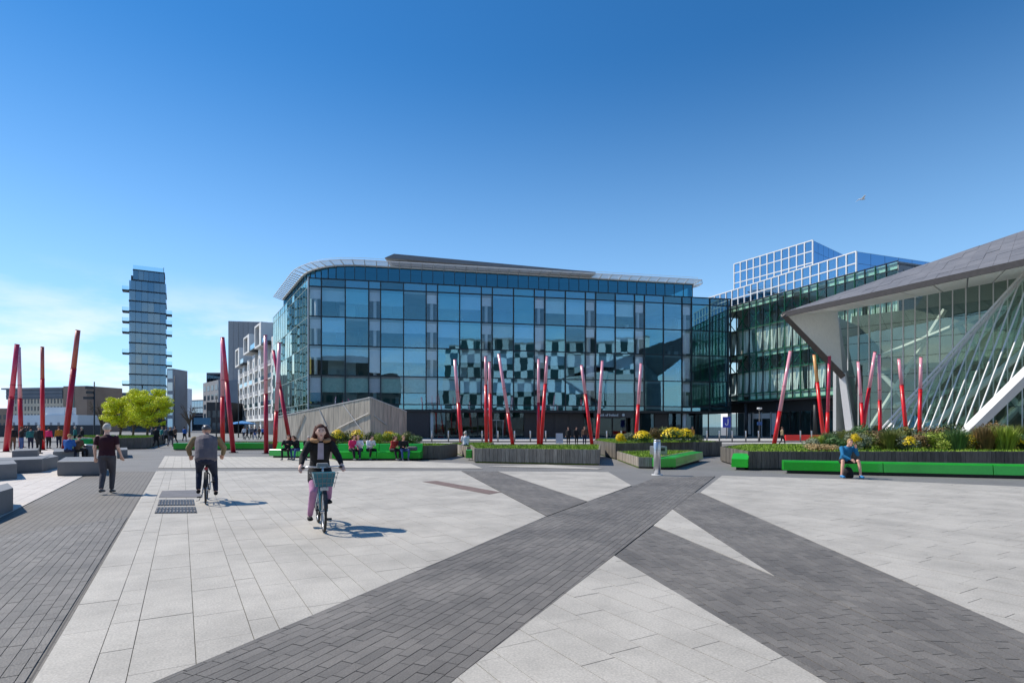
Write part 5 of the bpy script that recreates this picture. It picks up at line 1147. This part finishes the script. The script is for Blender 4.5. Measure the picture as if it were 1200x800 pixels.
# girl in black jacket riding towards the viewer
ga = math.atan2(-.46, -.89)*0; gh = (.40, -.92); rzg = math.atan2(-gh[0], gh[1]); fc = G(379.5, 623.5)
gl = (fc[0]-gh[0]*.53, fc[1]-gh[1]*.53, 0)
M_tq = mat('turquoise_enamel', S(20, 118, 138), .35, var=.05, coat=.4)
bicycle('turquoise share bicycle with front basket ridden by the woman in black', gl, rzg, M_tq, True, True)
gch = dict(pel=(0,-.26,.98), wai=(0,-.22,1.12), che=(0,-.14,1.32), nec=(0,-.08,1.47), hea=(0,-.02,1.605), shl=(-.17,-.10,1.41), shr=(.17,-.10,1.41), ell=(-.29,-.02,1.18), elr=(.29,-.02,1.18), wrl=(-.32,.14,1.06), wrr=(.32,.14,1.06),
    hil=(-.09,-.22,.94), hir=(.09,-.22,.94), knl=(-.12,.13,.80), knr=(.13,.12,.60), anl=(-.13,-.02,.46), anr=(.17,-.08,.18), toel=(0,.15,-.03), toer=(0,.15,-.03), grip=True)
gt, gj = person('woman with long windblown dark hair in black jacket riding the turquoise bicycle', gl, rzg, 'stand', gch, K_black, K_lil, H_dk, K_black, SK2, 1.0, fine=True, hairlen=.38, coat=.17, bulk=1.05, tight=.90)
m_ = MB(); rr = random.Random(2)
for i in range(16): a = -2.6+5.2*i/15; p = gj['nec']+X((math.sin(a)*.135, .02-math.cos(a)*.09, .0+.02*math.cos(a))); m_.ball(p, (.045,.045,.038), 8, 6)
hang(part(gt, 'fur_collar', m_, cloth('tan_fur', (168, 130, 92)), False), None, .016, 1)
m_ = MB(); m_.hexa([(-.05,.025,1.14),(.05,.025,1.14),(.05,-.05,1.14),(-.05,-.05,1.14)], [(-.045,.055,1.42),(.045,.055,1.42),(.045,-.02,1.42),(-.045,-.02,1.42)])
sh_ = part(gt, 'shirt_front', m_, cloth('pale_shirt', (176, 168, 184)), False); sh_.location.y = -.055
m_ = MB(); J = gj; m_.loft([(J['wai'], .16, .13), (J['pel']+X((0,.02,-.02)), .18, .16), (J['pel']+X((0,.06,-.15)), .20, .17)], k=14)
for s_ in 'lr': m_.loft([(J['hi'+s_], .11, .11), (J['hi'+s_].lerp(J['kn'+s_], .5), .10, .10)], k=10)
hang(part(gt, 'coat_skirt', m_, K_black, False), None, .016, 2)
# man in grey gilet riding away
mh = (-.50, 1.0); l_ = math.hypot(*mh); mh = (mh[0]/l_, mh[1]/l_); rzm = math.atan2(-mh[0], mh[1]); rc = G(241, 590.5); ml = (rc[0]+mh[0]*.52, rc[1]+mh[1]*.52, 0)
bicycle('black bicycle ridden away by the helmeted man in a grey gilet', ml, rzm, M_dark)
mch = dict(pel=(0,-.26,.98), wai=(0,-.20,1.14), che=(0,-.08,1.34), nec=(0,.02,1.49), hea=(0,.09,1.60), shl=(-.22,-.02,1.42), shr=(.22,-.02,1.42), ell=(-.36,.06,1.20), elr=(.36,.06,1.20), wrl=(-.33,.15,1.05), wrr=(.33,.15,1.05),
    hil=(-.10,-.22,.95), hir=(.10,-.22,.95), knl=(-.15,.13,.70), knr=(.16,.12,.62), anl=(-.16,-.03,.27), anr=(.19,-.06,.22), toel=(0,.16,-.03), toer=(0,.16,-.03))
mt, mj = person('heavyset man in helmet and grey gilet cycling away from the viewer', ml, rzm, 'stand', mch, K_khaki, K_navy, H_bl, K_black, SK, 1.0, fine=True, hat=mat('grey_helmet', (.10,.10,.11), .35, var=.1), bulk=1.28)
m_ = MB(); w = 1.36; J = mj; m_.loft([(J['pel']-X((0,0,.02)), .17*w, .13*w), (J['wai'], .165*w, .13*w), (J['che'], .175*w, .135*w), (J['che'].lerp(J['nec'], .6), .16*w, .11*w), (J['nec'], .08, .075)], k=14)
hang(part(mt, 'gilet', m_, K_vest, False), None, .016, 2)
# walking man in maroon
w0 = G(122, 578.6); wch = dict(anl=(-.06,-.20,.13), anr=(.06,.12,.09), knl=(-.08,.0,.50), knr=(.08,.12,.50), shl=(-.19,0,1.42), shr=(.19,0,1.42), ell=(-.245,-.05,1.15), elr=(.245,-.03,1.15), wrl=(-.26,.04,.90), wrr=(.28,.10,.92))
person('grey haired man in maroon T-shirt walking away on the left', (w0[0], w0[1]+.1, 0), .30, 'stand', wch, K_maroon, K_dj, H_gr, mat('two_tone_shoe', (.10,.10,.10), .6), SK2, 1.02, short_sleeve=True, fine=True, bulk=1.14)
# man sitting on the right green bench
s0 = G(995.5, 559.5); sch = dict(pel=(0,0,.56), wai=(0,.06,.72), che=(0,.16,.90), nec=(0,.25,1.05), hea=(-.02,.34,1.17), shl=(-.19,.2,1.0), shr=(.19,.2,1.0), ell=(-.26,.34,.76), elr=(.24,.40,.74), wrl=(-.16,.42,1.0), wrr=(.06,.54,.62),
    hil=(-.11,.03,.54), hir=(.11,.03,.54), knl=(-.25,.42,.56), knr=(.25,.42,.56), anl=(-.27,.50,.10), anr=(.30,.44,.10))
bt, bj = person('man in bright blue jacket and shorts sitting on the right green bench', (s0[0], s0[1]+.28, 0), math.radians(175), 'sit', sch, K_cyan, K_black, H_fa, mat('blue_trainer', S(40, 130, 190), .6), SK, 1.0, shorts=True, fine=True, bulk=1.08)
bp = thing('backpack', 'black backpack on the ground between the feet of the man in blue', 'backpack', (*G(993, 559.2), 0)); m_ = MB()
m_.loft([((0,0,.03), .20, .14), ((.01,0,.17), .19, .14), ((.03,0,.30), .12, .10)], k=12); hang(part(bp, 'bag', m_, K_black, False), None, .02, 1)
m_ = MB(); m_.tube([(-.04,0,.36), (0,0,.42), (.06,0,.37)], .012, 6); part(bp, 'handle', m_, K_black, False)
# people on the crowded bench
PB = [(331,539.4,'woman in black leaning back at the left end of the short bench',K_black,K_black,H_br,-.3,0),(343,539.2,'person in dark jacket and blue jeans on the short bench',K_black,K_jean,H_br,.1,0),(357,539,'person in pale cap and black on the right of the short bench',K_black,K_black,H_gr,.1,0),
 (408,539.8,'woman in bright pink top sitting on the crowded bench',K_pink,K_black,H_br,.35,.2),(418,539.6,'person with dark jeans seated between the pink and white tops',K_white,K_navy,H_fa,.2,0),(429,539.6,'person in white shirt and black trousers sitting on the crowded bench',K_white,K_black,H_bl,.45,0),
 (456.5,540,'person in rust red top bending forward on the crowded bench',K_red,K_black,H_br,.5,0),(469,540,'person in black and blue jeans reclining beside a backpack',K_black,K_jean,H_fa,.5,0)]
def sitjit(rr):
    f = rr.uniform(-.10, .22); l_ = rr.uniform(-.06, .06); k1, k2 = rr.uniform(-.06, .12), rr.uniform(-.14, .08)
    return dict(wai=(l_*.3, .03+f*.3, .70), che=(l_, .08+f*.8, .90-.04*abs(f)), nec=(l_*1.3, .12+f*1.1, 1.05-.3*max(f, 0)), hea=(l_*1.4+rr.uniform(-.04,.04), .17+f*1.4, 1.19-.5*max(f, 0)), shl=(-.18+l_, .10+f, 1.0-.2*max(f, 0)), shr=(.18+l_, .10+f, 1.0-.2*max(f, 0)),
        ell=(-.24, .16+f*.8, .76), elr=(.24, .18+f*.8, .78), wrl=(-.1+rr.uniform(-.1,.1), .38+f*.3, .64+rr.uniform(0,.2)), wrr=(.1+rr.uniform(-.1,.1), .36+f*.3, .64+rr.uniform(0,.12)), knl=(-.12-.1*rr.random(), .42+k1, .54), knr=(.12+.06*rr.random(), .42-k1, .56), anl=(-.16, .42+k2+k1, .10), anr=(.12, .40-k2, .10))
for ib, (px, py, lab, tp_, lg_, hr_, rz_, _) in enumerate(PB):
    x, y = G(px, py); person(lab, (x, y+.62, .0), math.pi+rz_*1.3+[.5,-.3,.2,.3,-.4,.1,.25,-.2][ib], 'sit', sitjit(random.Random(ib+4)), tp_, lg_, hr_, K_grey, SK, .98, bulk=1.08, hairlen=.2 if hr_ is H_br else 0)
bp = thing('backpack', 'grey and black backpack lying on the crowded green bench', 'backpack', (G(480, 540)[0], G(480, 540)[1]+.75, .46)); m_ = MB(); m_.loft([((-.2,0,.13), .14, .12), ((.2,0,.13), .13, .12)], (0,1,0), k=10); hang(part(bp, 'bag', m_, K_grey, False), None, .03, 1)
x, y = G(545.5, 534); person('person in white shirt sitting on the small timber planter with back turned', (x, y+.2, .1), math.pi*.1, 'sit', {}, K_white, K_grey, H_gr, K_black, SK, 1.0, bulk=1.15)
UP = dict(ell=(-.30,.20,1.45), elr=(.30,.20,1.45), wrl=(-.16,.30,1.66), wrr=(.16,.30,1.66))
WK = dict(anl=(-.08,-.26,.14), anr=(.08,.24,.09), knl=(-.09,.0,.50), knr=(.10,.18,.50), ell=(-.24,.06,1.14), wrl=(-.24,.22,.98))
CR = [(15,527.5,'woman in black with pale bag at the far left edge',K_black,K_brown,H_br,.5,{}),(25,528,'person in black and blue jeans raising both arms on the left',K_black,K_jean,H_br,-.4,UP),(36,527,'person in teal top standing far left behind the blocks',K_teal,K_navy,H_bl,.8,{}),
 (45.5,531.5,'person in black with brown backpack standing by the granite block',K_black,K_black,H_gr,.0,{}),(57,525.5,'person in hot pink jacket far left',K_pink,K_black,H_bl,.2,{}),(69,524.5,'person in orange top behind the left granite blocks',K_or,K_navy,H_br,1.,{}),(88,522,'person in dark teal standing near the green bin',K_teal,K_black,H_gr,2.,{}),(96,522.5,'person in black standing at the bright green bench',K_black,K_black,H_gr,2.6,{}),
 (182.5,524.5,'walker in black, left of the group under the lime trees',K_black,K_black,H_bl,.1,WK),(190,520,'walker in green in the group under the lime trees',K_teal,K_grey,H_fa,3.,WK),(194.5,521,'walker in grey in the group under the lime trees',K_grey,K_black,H_br,.1,WK),(199.5,523,'walker in black, right of the group under the lime trees',K_black,K_grey,H_fa,.0,WK),
 (205,520,'small dark walker further down the street',K_brown,K_black,H_bl,3.,WK),(216,517,'distant walker in blue on the street behind the helmeted cyclist',K_blue,K_black,H_bl,0,WK),
 (178,516.5,'distant walker in grey beyond the lime trees',K_grey,K_navy,H_br,2,WK),
 (286,514.5,'passer-by in white before the apartments, leftmost',K_white,K_navy,H_bl,1.,WK),(290,515,'passer-by in black before the apartments, beside the one in white',K_black,K_black,H_bl,2.,WK),(294.5,514,'passer-by in grey before the apartments',K_grey,K_black,H_br,.3,WK),(299,514.5,'passer-by in navy before the apartments',K_navy,K_jean,H_fa,3,WK),(304,515,'passer-by in brown before the apartments, near the straight red pole',K_brown,K_black,H_bl,1.4,WK),(308,513.8,'distant passer-by in blue behind the straight red pole',K_blue,K_black,H_bl,0,WK),
 (666,521.5,'man in black, left of the trio standing behind the central planter',K_black,K_black,H_br,2.8,{}),(675.5,520.8,'man in black in the middle of the trio behind the central planter',K_black,K_black,H_bl,3.4,{}),(685,521.3,'person in dark red, right of the trio behind the central planter',K_brown,K_navy,H_br,3.0,{}),
 (811.5,519.5,'person in orange behind the right end of the dark planter',K_or,K_grey,H_fa,2.,{}),(916.5,521.8,'person in patterned top striding past the leaning pole near the theatre',K_khaki,K_black,H_br,-1.5,WK)]
for px, py, lab, tp_, lg_, hr_, rz_, c_ in CR:
    x, y = G(px, py); person(lab, (x, y, 0), rz_, 'stand', c_, tp_, lg_, hr_, K_black, SK, R.uniform(.95, 1.02), bulk=1.1)
x, y = G(78, 539.5); person('person in blue hoodie sitting on the granite block with back turned', (x, y+.1, -.02), .3, 'sit', {}, K_blue, K_navy, H_fa, K_black, SK, 1.02, bulk=1.12)
x, y = G(86.5, 539); person('person in brown jacket sitting next to the blue hoodie', (x, y+.2, -.02), -.2, 'sit', {}, K_brown, K_black, H_bl, K_black, SK, 1.0, bulk=1.12)
for px, py, z_, lab, m_c in [(47,531.2,1.05,'brown backpack worn by the person at the granite block',K_brown),(12.5,527.3,.85,'pale shoulder bag carried by the woman at the far left edge',K_white)]:
    x, y = G(px, py); b_ = thing('bag', lab, 'bag', (x, y-.2, z_)); m_ = MB(); m_.loft([((0,0,-.1), .14, .09), ((0,0,.18), .12, .08)], k=8); hang(part(b_, 'pouch', m_, m_c, False), None, .03, 1)
